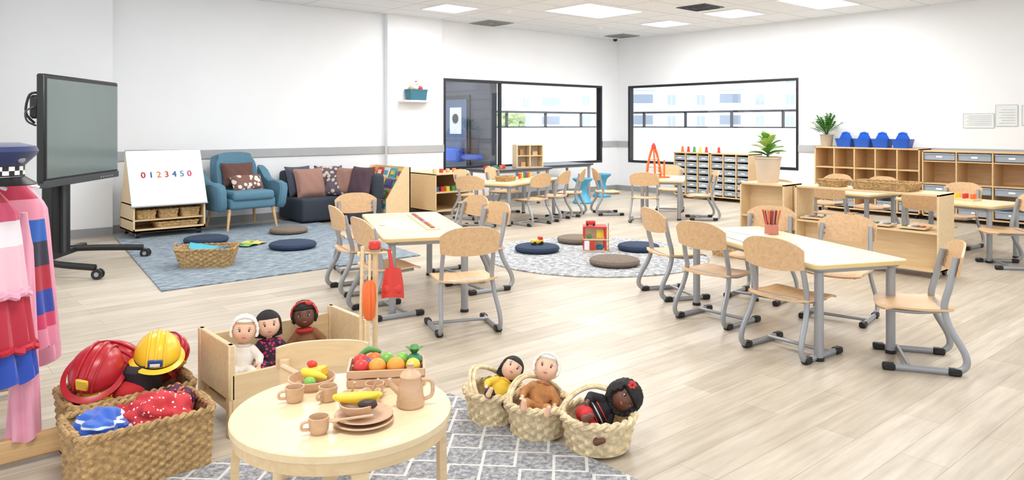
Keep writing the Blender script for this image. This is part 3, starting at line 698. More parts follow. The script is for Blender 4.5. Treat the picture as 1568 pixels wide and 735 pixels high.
# ------------------------------------------------------------ WALL ITEMS
b=B('wall_shelf_with_planter'); b.b2(-.28,.28,-.2,0,-.015,.015,white,.003)
teal=M('teal_box',(52,108,128),.5)
o=rr(.34,.16,.02); b.loft([[(x*.9,y*.9-.1,.015) for x,y in o],[(x,y-.1,.17) for x,y in o],[(x*1.05,y*1.05-.1,.17) for x,y in o],[(x*1.05,y*1.05-.1,.19) for x,y in o],[(x*.95,y*.95-.1,.19) for x,y in o],[(x*.9,y*.9-.1,.03) for x,y in o]],teal)
b.ell((-.02,-.1,.23),(.06,.05,.06),white); b.ell((-.02,-.13,.28),(.03,.028,.03),white); b.ell((-.02,-.155,.275),(.01,.015,.008),M('beak',(240,160,40),.5)); b.ell((-.02,-.12,.31),(.012,.03,.018),red); b.ell((.07,-.1,.21),(.05,.04,.04),red); b.ell((-.1,-.1,.2),(.04,.04,.045),M('plush_tan',(200,160,110),.8))
b.done((6.66,YL-.1,1.72))
paper=M('paper_white',(222,227,228),.6); ink=M('paper_ink',(168,176,180),.6)
for y,z,w_,h_ in ((3.57,1.4,.38,.2),(3.23,1.47,.26,.29),(2.93,1.47,.24,.27)):
    b=B('wall_notice'); b.b2(-.006,0,-w_/2,w_/2,-h_/2,h_/2,paper,.001)
    for s_ in (-1,1): b.b2(-.007,-.005,-w_/2,w_/2,s_*h_/2-.003,s_*h_/2+.003,ink); b.b2(-.007,-.005,s_*w_/2-.003,s_*w_/2+.003,-h_/2,h_/2,ink)
    for i in range(6): b.b2(-.0075,-.006,-w_/2+.03,w_/2-.04-.03*(i%2),-h_/2+.04+i*h_/8,-h_/2+.046+i*h_/8,ink)
    b.done((XR,y,z))
b=B('light_switch'); b.box((-.005,0,0),(.01,.08,.12),white,bev=.003); b.box((-.012,0,0),(.006,.03,.05),paper,bev=.002); b.done((XR,2.6,1.25))
# ------------------------------------------------------------ BACK AREA TOYS
stoolb=M('stool_blue',(70,160,196),.35)
for x,y in ((10.4,9.4),(9.3,8.85)):
    b=B('wobble_stool'); b.lathe([(.001,0),(.16,.0),(.17,.02),(.09,.14),(.07,.24),(.1,.34),(.17,.4),(.175,.42),(.16,.43),(.001,.42)],stoolb,seg=28); b.done((x,y,0))
b=B('wooden_dollhouse')
for x in (-.2,.0,.2): b.b2(x-.008,x+.008,-.12,.12,0,.34,birch)
for z in (0,.17,.33): b.b2(-.2,.2,-.12,.12,z,z+.012,birch)
b.b2(-.2,.2,.11,.12,0,.33,M('dollhouse_white',(240,238,230),.5)); b.b2(-.12,-.05,-.05,0,.012,.08,pine); b.b2(.06,.14,-.05,0,.182,.24,pine); b.b2(-.13,-.08,-.03,.02,.182,.27,M('plush_tan',(200,160,110),.8)); b.done((8.3,9.15,.64),-25,sc=1.1)
orange=M('toy_orange',(236,112,50),.4)
b=B('toy_rocket_tower')
b.tube([(-.1,0,0),(-.08,0,.18),(-.04,0,.36),(0,0,.44),(.04,0,.36),(.08,0,.18),(.1,0,0)],.018,orange,sub=4)
b.tube([(0,-.1,0),(0,-.07,.18),(0,0,.44)],.015,orange,sub=3)
for z,k in ((.06,.095),(.16,.08),(.26,.06)): b.cyl((-k,0,z),(k,0,z),.011,orange); b.lathe([(k*.9,z),(k*.9,z+.014),(.001,z+.014)],white)
b.lathe([(.035,.42),(.03,.46),(.001,.5)],red); b.cyl((.15,0,0),(.15,0,.25),.012,orange); b.b2(.08,.22,-.04,.04,.0,.02,orange); b.done((8.8,6.93,.56),-40,sc=1.05)
b=B('wooden_toy_blocks')
for i in range(6): b.box((-.2+i*.08,.03*(i%2),.025),(.05,.05,.05),[BK[1],yel,BK[0],BK[3],orange,red][i],bev=.004,rot=(0,0,i*17))
b.done((7.6,9.15,.64))
b=B('shelf_top_toys')
for i in range(7): b.cyl((0,-.5+i*.13,0),(0,-.5+i*.13,.1),.03,[red,white,BK[1],yel,BK[3],red,orange][i],r1=.02)
b.done((11.5,8.1,.842))
wicker_tray('wicker_tray',6.75,7.9,.56,20,.26,.18,.06,st=22)
b=B('peg_board_toy'); b.b2(-.2,.2,-.06,.06,0,.015,birch)
for i in range(8): b.cyl((-.175+i*.05,0,.015),(-.175+i*.05,0,.09),.012,[red,orange,yel,BK[3],BK[0]][i%5])
b.done((7.2,8.0,.56),20)
b=B('shape_sorter'); b.b2(-.12,.12,-.08,.08,0,.02,birch)
for i in range(6): b.cyl((-.08+.08*(i%3),-.03+.06*(i//3),.02),(-.08+.08*(i%3),-.03+.06*(i//3),.07),.015,[orange,red,yel][i%3])
b.done((8.65,2.75,.56),80)
b=B('number_strip_puzzle'); b.b2(-.5,.5,-.05,.05,0,.008,M('puzzle_cream',(236,220,170),.5),.002)
for i in range(14): b.ell((-.45+i*.069,0,.012),(.02,.02,.008),BK[(i*3)%8] if i%2 else red,seg=10,rg=6)
b.done((3.42,5.05,.56),66)
b=B('worksheet_papers'); b.box((0,0,.001),(.3,.21,.002),paper,rot=(0,0,8)); b.box((.2,.04,.003),(.26,.2,.002),paper,rot=(0,0,-12)); b.done((3.12,4.9,.56),60)
b=B('worksheet_papers'); b.box((-.35,0,.001),(.42,.3,.002),paper,rot=(0,0,3)); b.box((.1,.06,.003),(.42,.3,.002),M('paper_blue',(214,222,228),.3),rot=(0,0,-4)); b.box((.45,-.1,.002),(.3,.21,.002),paper,rot=(0,0,15)); b.done((4.61,2.6,.56),65)
b=B('pencil_pot'); b.lathe([(.001,.0),(.05,.0),(.045,.07),(.04,.07),(.04,.01)],M('pot_brown',(190,120,100),.5))
random.seed(5)
for i in range(44):
    a=i*2.4; r=.01+.022*random.random(); c=[red,M('pencil_brown',(130,80,60),.5),M('pencil_tan',(196,140,110),.5),M('pencil_plum',(120,60,70),.5),orange,BK[0]][i%6]
    b.cyl((r*math.cos(a),r*math.sin(a),.02),(r*2.1*math.cos(a),r*2.1*math.sin(a),.17),.004,c,seg=7); b.cyl((r*2.1*math.cos(a),r*2.1*math.sin(a),.17),(r*2.2*math.cos(a),r*2.2*math.sin(a),.182),.004,pine,r1=.001,seg=7)
b.done((4.93,2.82,.563))
# ------------------------------------------------------------ FOREGROUND ROUND TABLE
TX,TY,TH,TR=1.066,1.988,.5,.318
b=B('round_play_table'); b.prism(circ(TR,64),TH-.026,TH,maple_t,ch=.004); b.prism(circ(TR-.01,64),TH-.06,TH-.026,birch,ch=.002)
for a in (-20,70,160,250):
    d=Vector((math.cos(rad(a)),math.sin(rad(a)),0)); sd=Vector((-d.y,d.x,0))
    path=[(.06,TH-.04),(.2,TH-.04),(.265,TH-.045),(.295,TH-.07),(.3,TH-.12),(.302,.2),(.305,.0)]
    P=[]
    for i in range(len(path)-1):
        for k in range(3): t=k/3; P.append((path[i][0]*(1-t)+path[i+1][0]*t,path[i][1]*(1-t)+path[i+1][1]*t))
    P.append(path[-1])
    rings=[]
    for i,(r,z) in enumerate(P):
        q=P[min(len(P)-1,i+1)]; p=P[max(0,i-1)]; tx,tz=q[0]-p[0],q[1]-p[1]; L=math.hypot(tx,tz); nx,nz=-tz/L,tx/L; h=.011
        c=d*r+Vector((0,0,z)); nn=d*nx+Vector((0,0,nz))
        rings.append([c+nn*h+sd*.022,c+nn*h-sd*.022,c-nn*h-sd*.022,c-nn*h+sd*.022])
    b.loft(rings,birch)
b.done((TX,TY,.012))
TZ=TH+.012
def cup(x,y,a,z=TZ):
    b=B('wooden_cup'); b.lathe([(.001,0),(.02,0),(.026,.01),(.029,.045),(.026,.045),(.022,.012),(.001,.008)],beech,seg=24); b.tube([(.026,0,.036),(.045,0,.034),(.046,0,.018),(.026,0,.014)],.0045,beech,sub=4,seg=8); b.done((x,y,z),a)
cup(.93,1.87,170); cup(.98,2.13,170); cup(1.06,2.07,200); cup(1.18,2.0,20)
b=B('wooden_teapot'); b.lathe([(.001,0),(.036,0),(.042,.01),(.036,.06),(.03,.085),(.032,.09),(.026,.1),(.012,.108),(.008,.118),(.011,.126),(.001,.13)],beech,seg=28); b.tube([(.033,0,.075),(.062,0,.07),(.064,0,.03),(.04,0,.018)],.006,beech,sub=4,seg=8); b.tube([(-.034,0,.045),(-.055,0,.065),(-.062,0,.085)],[.011,.008,.006],beech,sub=3); b.done((1.225,1.87,TZ),-30)
b=B('wooden_plate'); b.lathe([(.001,0),(.05,0),(.085,.012),(.083,.016),(.05,.006),(.001,.005)],beech,seg=36); b.lathe([(.001,.01),(.05,.01),(.082,.024),(.08,.027),(.05,.016),(.001,.015)],beech,(.005,.005,.0),seg=36); b.done((1.055,1.85,TZ))
b=B('wooden_bowl_with_banana'); b.lathe([(.001,.0),(.03,.0),(.05,.02),(.055,.035),(.051,.036),(.045,.02),(.001,.008)],beech,seg=28)
ban=M('banana_yellow',(240,208,60),.4,var=.05)
b.tube([(-.07,0,.05),(-.05,.012,.042),(-.0,.02,.04),(.04,.012,.046),(.065,-.005,.06)],[.005,.014,.017,.014,.005],ban,sub=5); b.ell((.03,-.02,.035),(.028,.016,.014),M('bean_dark',(60,42,34),.5)); b.done((1.05,1.87,TZ+.02),-40)
b=B('wooden_spoon'); b.ell((-.045,0,.006),(.018,.012,.005),beech); b.tube([(-.03,0,.006),(.06,0,.012)],.004,beech); b.done((1.0,1.82,TZ+.028),-30)
b=B('wooden_frying_pan'); b.lathe([(.001,0),(.062,0),(.075,.03),(.071,.031),(.06,.006),(.001,.006)],beech,seg=32); b.tube([(.07,0,.022),(.16,0,.03)],.008,beech,flat=1.5)
b.tube([(-.05,-.02,.03),(-.02,.0,.04),(.02,.01,.042),(.05,-.0,.04)],[.005,.014,.015,.005],ban,sub=4); b.box((.015,-.025,.035),(.07,.045,.03),yel,rot=(0,10,20),bev=.004); b.ell((.04,-.03,.055),(.02,.015,.012),red); b.ell((-.03,.03,.025),(.02,.02,.018),g1); b.done((1.08,2.22,TZ),100)
b=B('wooden_mortar_cups')
for x,a in ((0,30),(.06,-20)): b.lathe([(.001,0),(.024,0),(.03,.04),(.026,.04),(.001,.01)],beech,(x,0,0)); b.tube([(x,0,.03),(x+.04*math.cos(a),.03*math.sin(a),.08)],.004,beech)
b.done((1.09,1.985,TZ),-20)
b=B('fruit_crate')
for s_ in (-1,1):
    for z in (.006,.034): b.b2(-.12,.12,s_*.07-.004,s_*.07+.004,z,z+.022,beech,.001); b.b2(s_*.12-.004,s_*.12+.004,-.07,.07,z,z+.022,beech,.001)
b.b2(-.12,.12,-.07,.07,0,.006,beech)
of=M('fruit_orange',(240,156,60),.5)
fr=[(-.08,-.03,red,.026),(-.085,.03,red,.026),(-.03,-.03,of,.029),(.03,-.03,of,.03),(.0,.03,g1,.028),(.05,.035,M('lime',(130,190,80),.4),.024),(.09,.02,M('greens',(50,130,84),.5),.026),(-.04,.04,orange,.026),(.085,-.03,yel,.024),(-.058,0,M('grape',(110,60,120),.4),.02)]
for x,y,m,r in fr: b.ell((x,y,.055),(r,r,r*.95),m)
b.tube([(-.1,.05,.06),(-.06,.06,.085),(-.02,.055,.075)],[.006,.011,.005],g3,sub=4)
for i in range(4): leaf(b,(.09,.03,.07),i*90,50,.05,.03,.4,g3)
b.done((1.29,2.11,TZ),-33)
b=B('bentwood_kids_chair')
b.prism(rr(.3,.28,.06),.25,.27,birch,ch=.003)
b.sheet(lambda u,v:(.2*math.sin((2*u-1)*1.0),.12+.08*math.cos((2*u-1)*1.0)-.02,.4+.1*v-.01*abs(2*u-1)**3*(2*v-1)),16,3,birch,th=.014)
for s_ in (-1,1):
    b.tube([(s_*.14,.13,.45),(s_*.14,.13,.25),(s_*.145,.14,.0)],.014,birch,flat=1.3); b.tube([(s_*.13,-.11,.25),(s_*.14,-.13,.0)],.014,birch,flat=1.3)
b.done((1.25,2.5,.012),-30)
# ------------------------------------------------------------ BROOM STAND
b=B('toy_broom_set_stand'); b.lathe([(.001,0),(.13,0),(.13,.015),(.12,.02),(.001,.02)],birch,seg=32)
b.cyl((0,0,.02),(0,0,.84),.011,birch); b.box((0,-.01,.85),(.045,.04,.035),red,bev=.006)
b.cyl((-.07,-.015,.82),(.07,-.015,.82),.005,birch)
for x in (-.06,.06): b.cyl((x,-.015,.82),(x,-.05,.82),.006,birch)
b.cyl((-.045,-.04,.85),(-.055,-.05,.25),.008,birch); b.lathe([(.01,.56),(.02,.575),(.024,.64),(.021,.7),(.01,.72)],orange,(-.015,-.06,0),seg=24,fn=lambda v,a:Vector((v.x*(1+.15*math.sin(a*8)),v.y*(1+.15*math.sin(a*8)),v.z)))
b.cyl((-.015,-.06,.7),(-.015,-.05,.82),.006,birch)
sky=M('toy_sky_blue',(80,170,220),.4); b.lathe([(.012,.42),(.026,.39),(.034,.33)],sky,(-.055,-.05,0),seg=16); b.lathe([(.034,.33),(.04,.26)],white,(-.055,-.05,0),seg=24,fn=lambda v,a:Vector((v.x*(1+.1*math.sin(a*12)),v.y*(1+.1*math.sin(a*12)),v.z)))
def pan(u,v):
    a=2*u-1; return (.075+a*.042*(1-.35*v*v),-.06+.025*a*a,.65+.12*v-.01*a*a)
b.sheet(pan,10,8,red,th=-.004); b.tube([(.075,-.05,.76),(.06,-.045,.84)],[.009,.007],red); b.ell((.075,-.05,.68),(.036,.014,.03),red)
b.done((1.56,2.64,.012),-38)
# ------------------------------------------------------------ DOLL BED
b=B('wooden_doll_bed'); L,W=.66,.4
for s_ in (-1,1):
    b.b2(s_*L/2-.012,s_*L/2+.012,-W/2,W/2,.16,.4,birch,.004)
    for y in (-W/2+.02,W/2-.02): b.box((s_*L/2,y,.2),(.03,.035,.4),birch,bev=.004)
b.b2(-L/2,L/2,-W/2,-W/2+.016,.1,.27,birch,.003); b.b2(-L/2,L/2,W/2-.016,W/2,.1,.36,birch,.003); b.b2(-L/2,L/2,-W/2,W/2,.1,.115,birch)
b.box((0,0,.14),(L-.05,W-.05,.05),M('mattress_white',(236,232,226),.9),bev=.02,seg=2); b.done((1.52,3.40,0),0)
# ------------------------------------------------------------ DOLLS
lipm=M('lip_pink',(196,96,88),.5); eyew=M('eye_white',(240,240,238),.2); eyeb=M('eye_dark',(30,22,18),.15)
def doll(name,loc,rot,skin,hairc,top,bot,hat=None,style='straight',shoe=None,extra=None,sc=.95):
    b=B(name)
    S=M('skin_%s'%str(skin),skin,.5); Hh=M('hair_%s'%str(hairc),hairc,.65,bump=.4,bs=400)
    parts=[('e',(0,0,.075),(.044,.034,.06)),('c',(0,0,.15),(0,-.003,.2),.018,.017)]
    for s_ in (-1,1):
        el=(s_*.082,-.012,.105); wr=(s_*.078,-.06,.078)
        parts+=[('c',(s_*.045,0,.148),el,.017,.014),('c',el,wr,.014,.010),('e',(s_*.077,-.072,.072),(.011,.014,.007))]
        for q in range(4):
            x0=s_*.077+(q-1.5)*.006; parts.append(('c',(x0,-.08,.072),(x0+s_*.001,-.094+abs(q-1.5)*.002,.066),.0036,.003))
        parts.append(('c',(s_*.069,-.07,.074),(s_*.061,-.081,.072),.0038,.003))
        kn=(s_*.05,-.1,.05); an_=(s_*.055,-.175,.028)
        parts+=[('c',(s_*.028,-.01,.035),kn,.028,.021),('c',kn,an_,.02,.015),('c',an_,(s_*.058,-.19,.058),.015,.012)]
    b.fuse(parts,S,vox=.0032,it=2)
    cl=[('e',(0,0,.1),(.054,.042,.062)),('c',(0,0,.06),(0,0,.145),.05,.034)]
    for s_ in (-1,1): cl+=[('c',(s_*.04,0,.145),(s_*.08,-.012,.108),.025,.021),('c',(s_*.08,-.012,.108),(s_*.079,-.04,.088),.02,.018)]
    b.fuse(cl,top,vox=.004)
    lg=[('e',(0,-.01,.045),(.062,.05,.042))]
    for s_ in (-1,1): lg+=[('c',(s_*.03,-.01,.042),(s_*.05,-.1,.052),.036,.029),('c',(s_*.05,-.1,.052),(s_*.054,-.145,.038),.028,.023)]
    b.fuse(lg,bot,vox=.004)
    b.tube([(.028*math.cos(a*.524),.024*math.sin(a*.524)-.002,.168) for a in range(12)],.007,top,closed=True,seg=8)
    hc=Vector((0,-.006,.24)); R=(.058,.056,.062)
    def g(n,c,w): d=(n-Vector(c).normalized()).length; return math.exp(-(d/w)**2)
    def hf(n):
        k=1+.11*g(n,(0,-1,-.12),.12)+.05*(g(n,(.5,-.8,-.38),.35)+g(n,(-.5,-.8,-.38),.35))-.06*(g(n,(.38,-.9,.08),.2)+g(n,(-.38,-.9,.08),.2))+.05*g(n,(0,-.9,-.42),.13)+.04*g(n,(0,-.8,-.75),.25)
        return k
    b.ell(hc,R,S,fn=hf,seg=40,rg=30)
    for s_ in (-1,1):
        e=hc+Vector((s_*.0215,-.047,.004)); b.ell(e,(.0075,.005,.0055),eyew,seg=12,rg=8); b.ell(e+Vector((0,-.003,0)),(.0048,.003,.005),eyeb,seg=10,rg=8)
        b.tube([e+Vector((-.008,-.0,.0065)),e+Vector((0,-.0035,.009)),e+Vector((.008,0,.0065))],.0014,eyeb,seg=6,sub=2)
        b.tube([e+Vector((-.009,-.0,.015)),e+Vector((0,-.002,.018)),e+Vector((.009,0,.015))],.0011,Hh,seg=6,sub=2)
        b.ell(hc+Vector((s_*.058,.002,-.002)),(.006,.01,.015),S,seg=10,rg=8)
    b.tube([hc+Vector((-.010,-.0525,-.026)),hc+Vector((0,-.0585,-.0275)),hc+Vector((.010,-.0525,-.026))],[.001,.0034,.001],lipm,seg=8,sub=3)
    def hr(n):
        face=n.y<-.25 and n.z<.42 and abs(n.x)<.8
        if style=='straight':
            k=1.1+.02*math.sin(40*math.atan2(n.y,n.x))
            if face: return n*.86
            v=n*k
            if n.z<0: v=Vector((n.x*1.15/ max(.5,math.sqrt(1-min(.75,n.z*n.z))),n.y*1.1+.1,n.z*1.15))
            return v
        if style=='short':
            if face or n.z<-.35: return n*.86
            return n*(1.07+.02*math.sin(30*math.atan2(n.y,n.x)))
        if style=='curly':
            if face: return n*.86
            if n.z<-.6: return n*.9
            return n*(1.2+.09*noise.noise(n*6)+.06*noise.noise(n*14))
        if n.y<-.45 and n.z<.3 and abs(n.x)<.7: return n*.86
        return n*(1.42+.1*noise.noise(n*7)+.06*noise.noise(n*16))
    b.ell(hc+Vector((0,.006,.003)),R,Hh,fn=hr,seg=56,rg=40)
    if hat=='bonnet':
        wm=M('bonnet_white',(236,232,226),.9,bump=.3,bs=200)
        b.ell(hc+Vector((0,.008,.006)),R,wm,fn=lambda n:n*.85 if (n.y<-.25 and n.z<.5) or n.z<-.7 else n*(1.14+.02*math.sin(16*math.atan2(n.x,n.z))),seg=48,rg=32)
        b.tube([hc+Vector((.062*math.sin(t),-.03-.004*math.cos(3*t),.066*math.cos(t))) for t in [(-2.0+i*.2) for i in range(21)]],[.005+.003*(i%2) for i in range(21)],wm,seg=8)
    if hat=='headband':
        b.tube([hc+Vector((.066*math.cos(t),-.02,.068*math.sin(t)+.004)) for t in [i*math.pi/14 for i in range(15)]],.009,red,seg=8,flat=.6)
        b.ell(hc+Vector((.03,-.03,.062)),(.02,.01,.012),red)
    if hat=='flower':
        for i in range(6): b.ell(hc+Vector((-.045+.012*math.cos(i*1.05),-.05,.055+.012*math.sin(i*1.05))),(.009,.006,.009),red,seg=8,rg=6)
    if extra: extra(b)
    return b.done(loc,rot=rot,sc=sc)
lt=(232,188,160); dk=(104,64,46); ltw=M('doll_white_cloth',(236,230,222),.9,bump=.2,bs=150); mag=dots('doll_magenta_print',(40,28,40),(200,40,110),scale=60,th=.4); brn=M('doll_brown_cloth',(128,84,54),.9); redc=M('doll_red_cloth',(190,36,40),.8); ylc=M('doll_yellow_cloth',(236,196,60),.8); blk=M('doll_black_cloth',(30,28,32),.8); fur=M('doll_fur_brown',(186,128,78),.95,bump=.6,bs=120,var=.2,vs=30)
Z=.168
doll('baby_doll',(1.31,3.42,Z),(-4,4,-22),lt,(200,160,110),ltw,ltw,hat='bonnet',style='short')
doll('baby_doll',(1.46,3.43,Z),(-4,-3,-16),lt,(22,18,18),mag,mag,style='straight')
def scarf(b):
    for i in range(9):
        a=-2.6+i*.4; b.ell((.04*math.sin(a),-.035*math.cos(a)-.004,.165),(.014,.01,.012),redc,seg=8,rg=6)
doll('baby_doll',(1.66,3.45,Z+.005),(-6,-5,-26),dk,(20,16,16),brn,brn,style='curly',hat='headband',extra=scarf)
for (x,y,r,hz) in ((2.17,2.62,.13,20),(2.22,2.38,.135,-10),(2.31,2.11,.148,-35)):
    b=B('seagrass_basket'); woven(b,ocirc(r*.86),.13,wick2,rows=6,stakes=26,amp=.006,flare=.2,rim=.018)
    for k in (0,1):
        off=.02*k; b.tube([(-r*.98,off,.12),(-r*.9,off+.03,.16),(-r*.5,off+.07,.195),(0,off+.09,.21),(r*.5,off+.07,.195),(r*.9,off+.03,.16),(r*.98,off,.12)],.009,wick2,sub=5,seg=8)
    b.done((x,y,.012),hz)
doll('baby_doll',(2.13,2.60,.065),(-30,30,-47),lt,(20,18,18),ylc,blk,style='straight',sc=.84)
doll('baby_doll',(2.20,2.38,.065),(-24,12,-50),lt,(210,190,160),fur,fur,hat='bonnet',style='short',sc=.92)
def stripes(b):
    for i in range(3): b.tube([(.056*math.cos(t),.044*math.sin(t),.08+i*.02) for t in [k*.5236 for k in range(12)]],.003,red if i!=1 else white,closed=True,seg=6)
doll('baby_doll',(2.25,2.17,.1),(-16,63,-50),dk,(22,18,18),blk,redc,style='afro',hat='flower',extra=stripes,sc=.92)
# ------------------------------------------------------------ DRESS-UP BASKETS
def wbasket(x,y,rz,w,d,h):
    b=B('wicker_storage_basket'); woven(b,orect(w,d,.035),h,wick,rows=15,stakes=58,amp=.005,flare=.06,rim=.016)
    for s_ in (-1,1):
        pts=[(s_*w*.53,-.06,h*.95),(s_*w*.55,-.05,h*1.02),(s_*w*.55,.05,h*1.02),(s_*w*.53,.06,h*.95)]; b.tube(pts,.01,wick,sub=3,seg=8)
    return b,(x,y,0),rz
b,loc,rz=wbasket(.80,3.13,2,.46,.3,.23)
def blob(b,c,r,mat,sd=0,amp=.3,fq=2.2,rot=(0,0,0)): b.ell(c,r,mat,fn=lambda n:1+amp*noise.noise(n*fq+Vector((sd,sd*.7,0)))+.05*math.sin(n.x*14+n.y*9+sd),seg=44,rg=30,rot=rot)
blueS=bands('blue_plaid_cloth',[(0,(28,70,170)),(.2,(60,120,210)),(.215,(240,240,244)),(.222,(30,80,180)),(.24,(210,225,240)),(.248,(40,96,196))],.4)
redP=dots('red_print_cloth',(200,50,58),(246,240,236),scale=55,th=.22); darkP=dots('dark_print_cloth',(80,36,66),(230,120,60),scale=50,th=.3)
blob(b,(-.13,-.0,.2),(.1,.125,.075),blueS,1); blob(b,(.07,-.01,.21),(.13,.115,.08),redP,2); blob(b,(.16,.06,.22),(.07,.08,.06),darkP,3); blob(b,(.0,.07,.17),(.19,.07,.07),redc,4)
b.done(loc,rz)
b,loc,rz=wbasket(.85,3.52,2,.46,.32,.22)
fred=M('helmet_red',(186,40,50),.3); fyel=M('helmet_yellow',(244,200,50),.3)
def helmet(b,c,m,rot,fire=True,s_=1.0):
    sv=b.T; b.T=sv@Matrix.Translation(c)@Euler([rad(a) for a in rot]).to_matrix().to_4x4()@Matrix.Scale(s_,4)
    b.ell((0,0,0),(.1,.12,.1),m,seg=36,rg=24,fn=lambda n:n if n.z>-.05 else Vector((n.x,n.y,-.05)))
    b.lathe([(.98,0),(1.12,-.04),(1.18,-.07),(1.12,-.065),(.98,-.03)],m,seg=40,T=Matrix(((.1,0,0,0),(0,.128,0,-.012),(0,0,.14,0),(0,0,0,1))))
    for k in (-.35,0,.35): b.tube([(k*.1,.118*math.cos(t),.1*math.sin(t)*(1-.1*abs(k))+.003) for t in [i*math.pi/12 for i in range(13)]],.008 if k==0 else .005,m,seg=8)
    if fire:
        b.box((0,-.122,.05),(.05,.012,.06),yel,bev=.01); b.sheet(lambda u,v:(.115*math.sin((2*u-1)*1.1),-.13*math.cos((2*u-1)*1.1),-.02-.08*v),16,3,M('visor_red',(160,24,34),.12),th=.004)
    else: b.box((0,-.12,.02),(.06,.01,.035),M('badge_blue',(50,80,150),.4),bev=.004); b.box((0,-.135,.02),(.04,.004,.012),white)
    b.T=sv
helmet(b,(-.12,-.02,.32),fred,(30,14,-35)); helmet(b,(.12,-.03,.34),fyel,(14,4,-22),fire=False,s_=.95); helmet(b,(-.02,.08,.3),fred,(20,-30,40)); helmet(b,(-.13,-.05,.2),fyel,(80,30,0),fire=False,s_=.7); helmet(b,(.2,.08,.3),fred,(40,50,20),s_=.85)
b.lathe([(.08,0),(.085,.1),(.06,.12),(.001,.12)],M('black_red_hat',(36,26,34),.7),(.05,-.05,.2),seg=24); b.ell((.0,-.08,.22),(.08,.06,.05),redc)
b.done(loc,rz)
# ------------------------------------------------------------ COSTUME RACK
b=B('dress_up_rack')
for y in (0,.95):
    b.box((0,y,.07),(.62,.04,.09),pine,bev=.006); b.box((0,y,.66),(.04,.04,1.16),pine,bev=.004)
    for x in (-.28,.28): b.cyl((x,y-.012,.025),(x,y+.012,.025),.025,black)
b.cyl((0,-.12,1.2),(0,.97,1.2),.014,pine); b.box((0,.475,.1),(.04,.95,.04),pine)
b.done((.34,3.5,0))
def garment(name,loc,rz,H0,H1,w0,w1,mat,folds=9,amp=.02,dpt=.06,sleeves=None,ruff=None,hang=True):
    b=B(name)
    N=84; rings=[]; K=26
    for i in range(K+1):
        t=i/K; z=H1+(H0-H1)*t; w=w0+(w1-w0)*(t**.8)
        if t<.12: w=w0*(.45+.55*t/.12)
        rg=[]
        for j in range(N):
            a=2*math.pi*j/N; A=amp*t*(1+.3*math.sin(a*3)); f=A*math.sin(folds*a+2.2*math.sin(t*3))
            rg.append((math.cos(a)*(w/2+f),math.sin(a)*(dpt*(.6+.8*t)+f),z+.01*t*math.sin(folds*a)))
        rings.append(rg)
    b.loft(rings,mat,caps=(1,0))
    if hang: b.tube([(-w0*.42,0,H1-.03),(0,0,H1+.01),(w0*.42,0,H1-.03)],.007,white,sub=3); b.tube([(0,0,H1),(0,0,H1+.04),(.012,0,H1+.06),(0,0,H1+.075)],.003,silver,sub=3,seg=6)
    if sleeves:
        for s_ in (-1,1): b.tube([(s_*w0*.42,0,H1-.06),(s_*w0*.6,-.01,H1-.2),(s_*w0*.62,-.02,H1-.36)],[.03,.035,.04],sleeves,sub=4,seg=14,flat=.6)
    if ruff:
        for z,m,wd in ruff:
            pts=[]
            for j in range(120):
                a=2*math.pi*j/120; k=wd/2+.014*math.sin(a*22); pts.append((math.cos(a)*k,math.sin(a)*(.09+.014*math.sin(a*22)),z+.008*math.sin(a*11)))
            b.tube(pts,.014,m,closed=True,seg=6)
    return b.done(loc,rz)
pinkm=M('pink_satin',(232,160,184),.45,var=.1,vs=5,sheen=.5)
sup=bands('superhero_dress_cloth',[(0,(34,76,180)),(.49,(184,34,60)),(.70,(238,190,202)),(.88,(238,226,232)),(.98,(220,80,120)),(1.05,(192,44,70))],1.3)
cape=bands('cape_cloth',[(0,(226,140,166)),(.5,(206,60,104)),(.56,(34,66,164)),(.66,(176,34,56)),(.76,(38,38,60)),(.86,(34,94,184)),(.95,(232,146,170)),(1.04,(186,44,78))],1.3)
garment('superhero_costume',(.30,3.42,0),5,.36,1.13,.26,.40,sup,folds=12,amp=.02,ruff=[(.70,pinkm,.34),(.49,M('red_satin',(190,36,56),.4),.39)])
garment('superhero_costume',(.43,3.66,0),-4,.42,1.12,.24,.34,cape,folds=8,amp=.018)
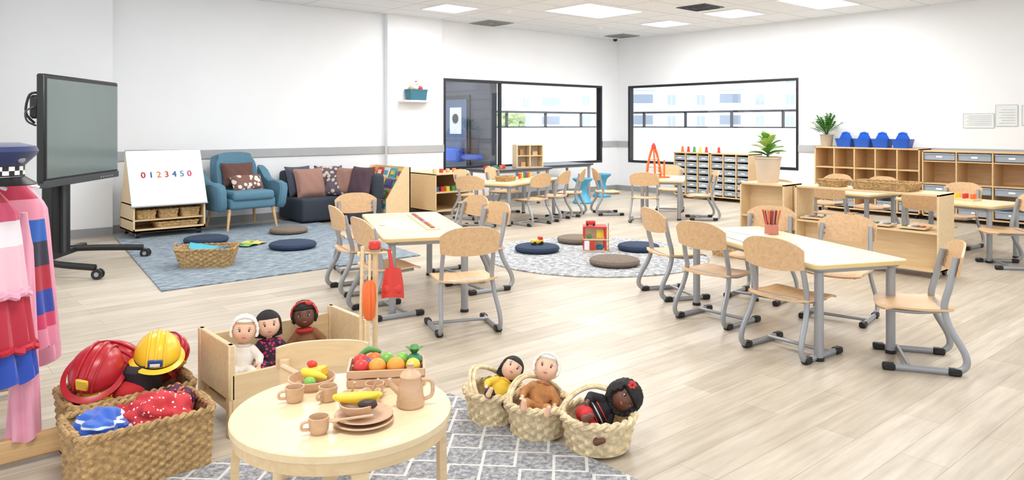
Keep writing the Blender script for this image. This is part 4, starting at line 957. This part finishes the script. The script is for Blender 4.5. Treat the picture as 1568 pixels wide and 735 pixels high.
garment('pink_princess_dress',(.48,3.86,0),0,.3,1.10,.24,.34,pinkm,folds=9,amp=.02)
garment('pink_princess_dress',(.36,4.1,0),0,.2,1.13,.24,.32,M('navy_satin',(40,46,110),.4),folds=10,amp=.02)
garment('pink_scarf',(.475,3.50,0),0,.1,1.0,.05,.10,pinkm,folds=5,amp=.012,dpt=.025,hang=False)
b=B('police_cap'); nv=M('cap_navy',(30,44,96),.7,sheen=.3)
b.lathe([(.001,.14),(.09,.145),(.15,.13),(.16,.11),(.15,.09),(.11,.05)],nv,seg=40,sx=.95); b.lathe([(.108,.055),(.108,.005)],black,seg=40,sx=.95)
for i in range(28):
    for j in range(2):
        if (i+j)%2==0:
            a=2*math.pi*i/28; b.box((.109*.95*math.cos(a),.109*math.sin(a),.02+j*.018),(.003,.024,.018),white,rot=(0,0,math.degrees(a)))
b.sheet(lambda u,v:((.1+.07*v*math.cos((u-.5)*2.2))*math.cos((u-.5)*2.4),(.105+.03*v)*math.sin((u-.5)*2.4),.0-.03*v),14,4,black,th=.004)
b.ell((.125,0,.085),(.01,.022,.025),silver,seg=10,rg=8)
b.done((.37,3.40,1.15),-50,sc=.9)
# ------------------------------------------------------------ LIGHT, WORLD, CAMERA
w=bpy.data.worlds.new('world'); scene.world=w; w.use_nodes=True; n=w.node_tree.nodes; bgN=n['Background']
bgN.inputs['Color'].default_value=(.9,.95,1,1); bgN.inputs['Strength'].default_value=1.5
s=bpy.data.lights.new('sun','SUN'); s.energy=3.5; s.angle=.1; so=bpy.data.objects.new('sun',s); bpy.context.collection.objects.link(so)
so.rotation_euler=Vector((.45,.35,-1)).to_track_quat('-Z','Y').to_euler()
cam=bpy.data.cameras.new('camera'); co=bpy.data.objects.new('camera',cam); bpy.context.collection.objects.link(co); scene.camera=co
cam.sensor_width=36; cam.sensor_fit='HORIZONTAL'; cam.lens=36*1139/1568; cam.shift_y=-(367.5-190.5)/1568; cam.clip_end=500
co.location=(0,0,1.35); co.rotation_euler=(rad(90),0,rad(49-90))
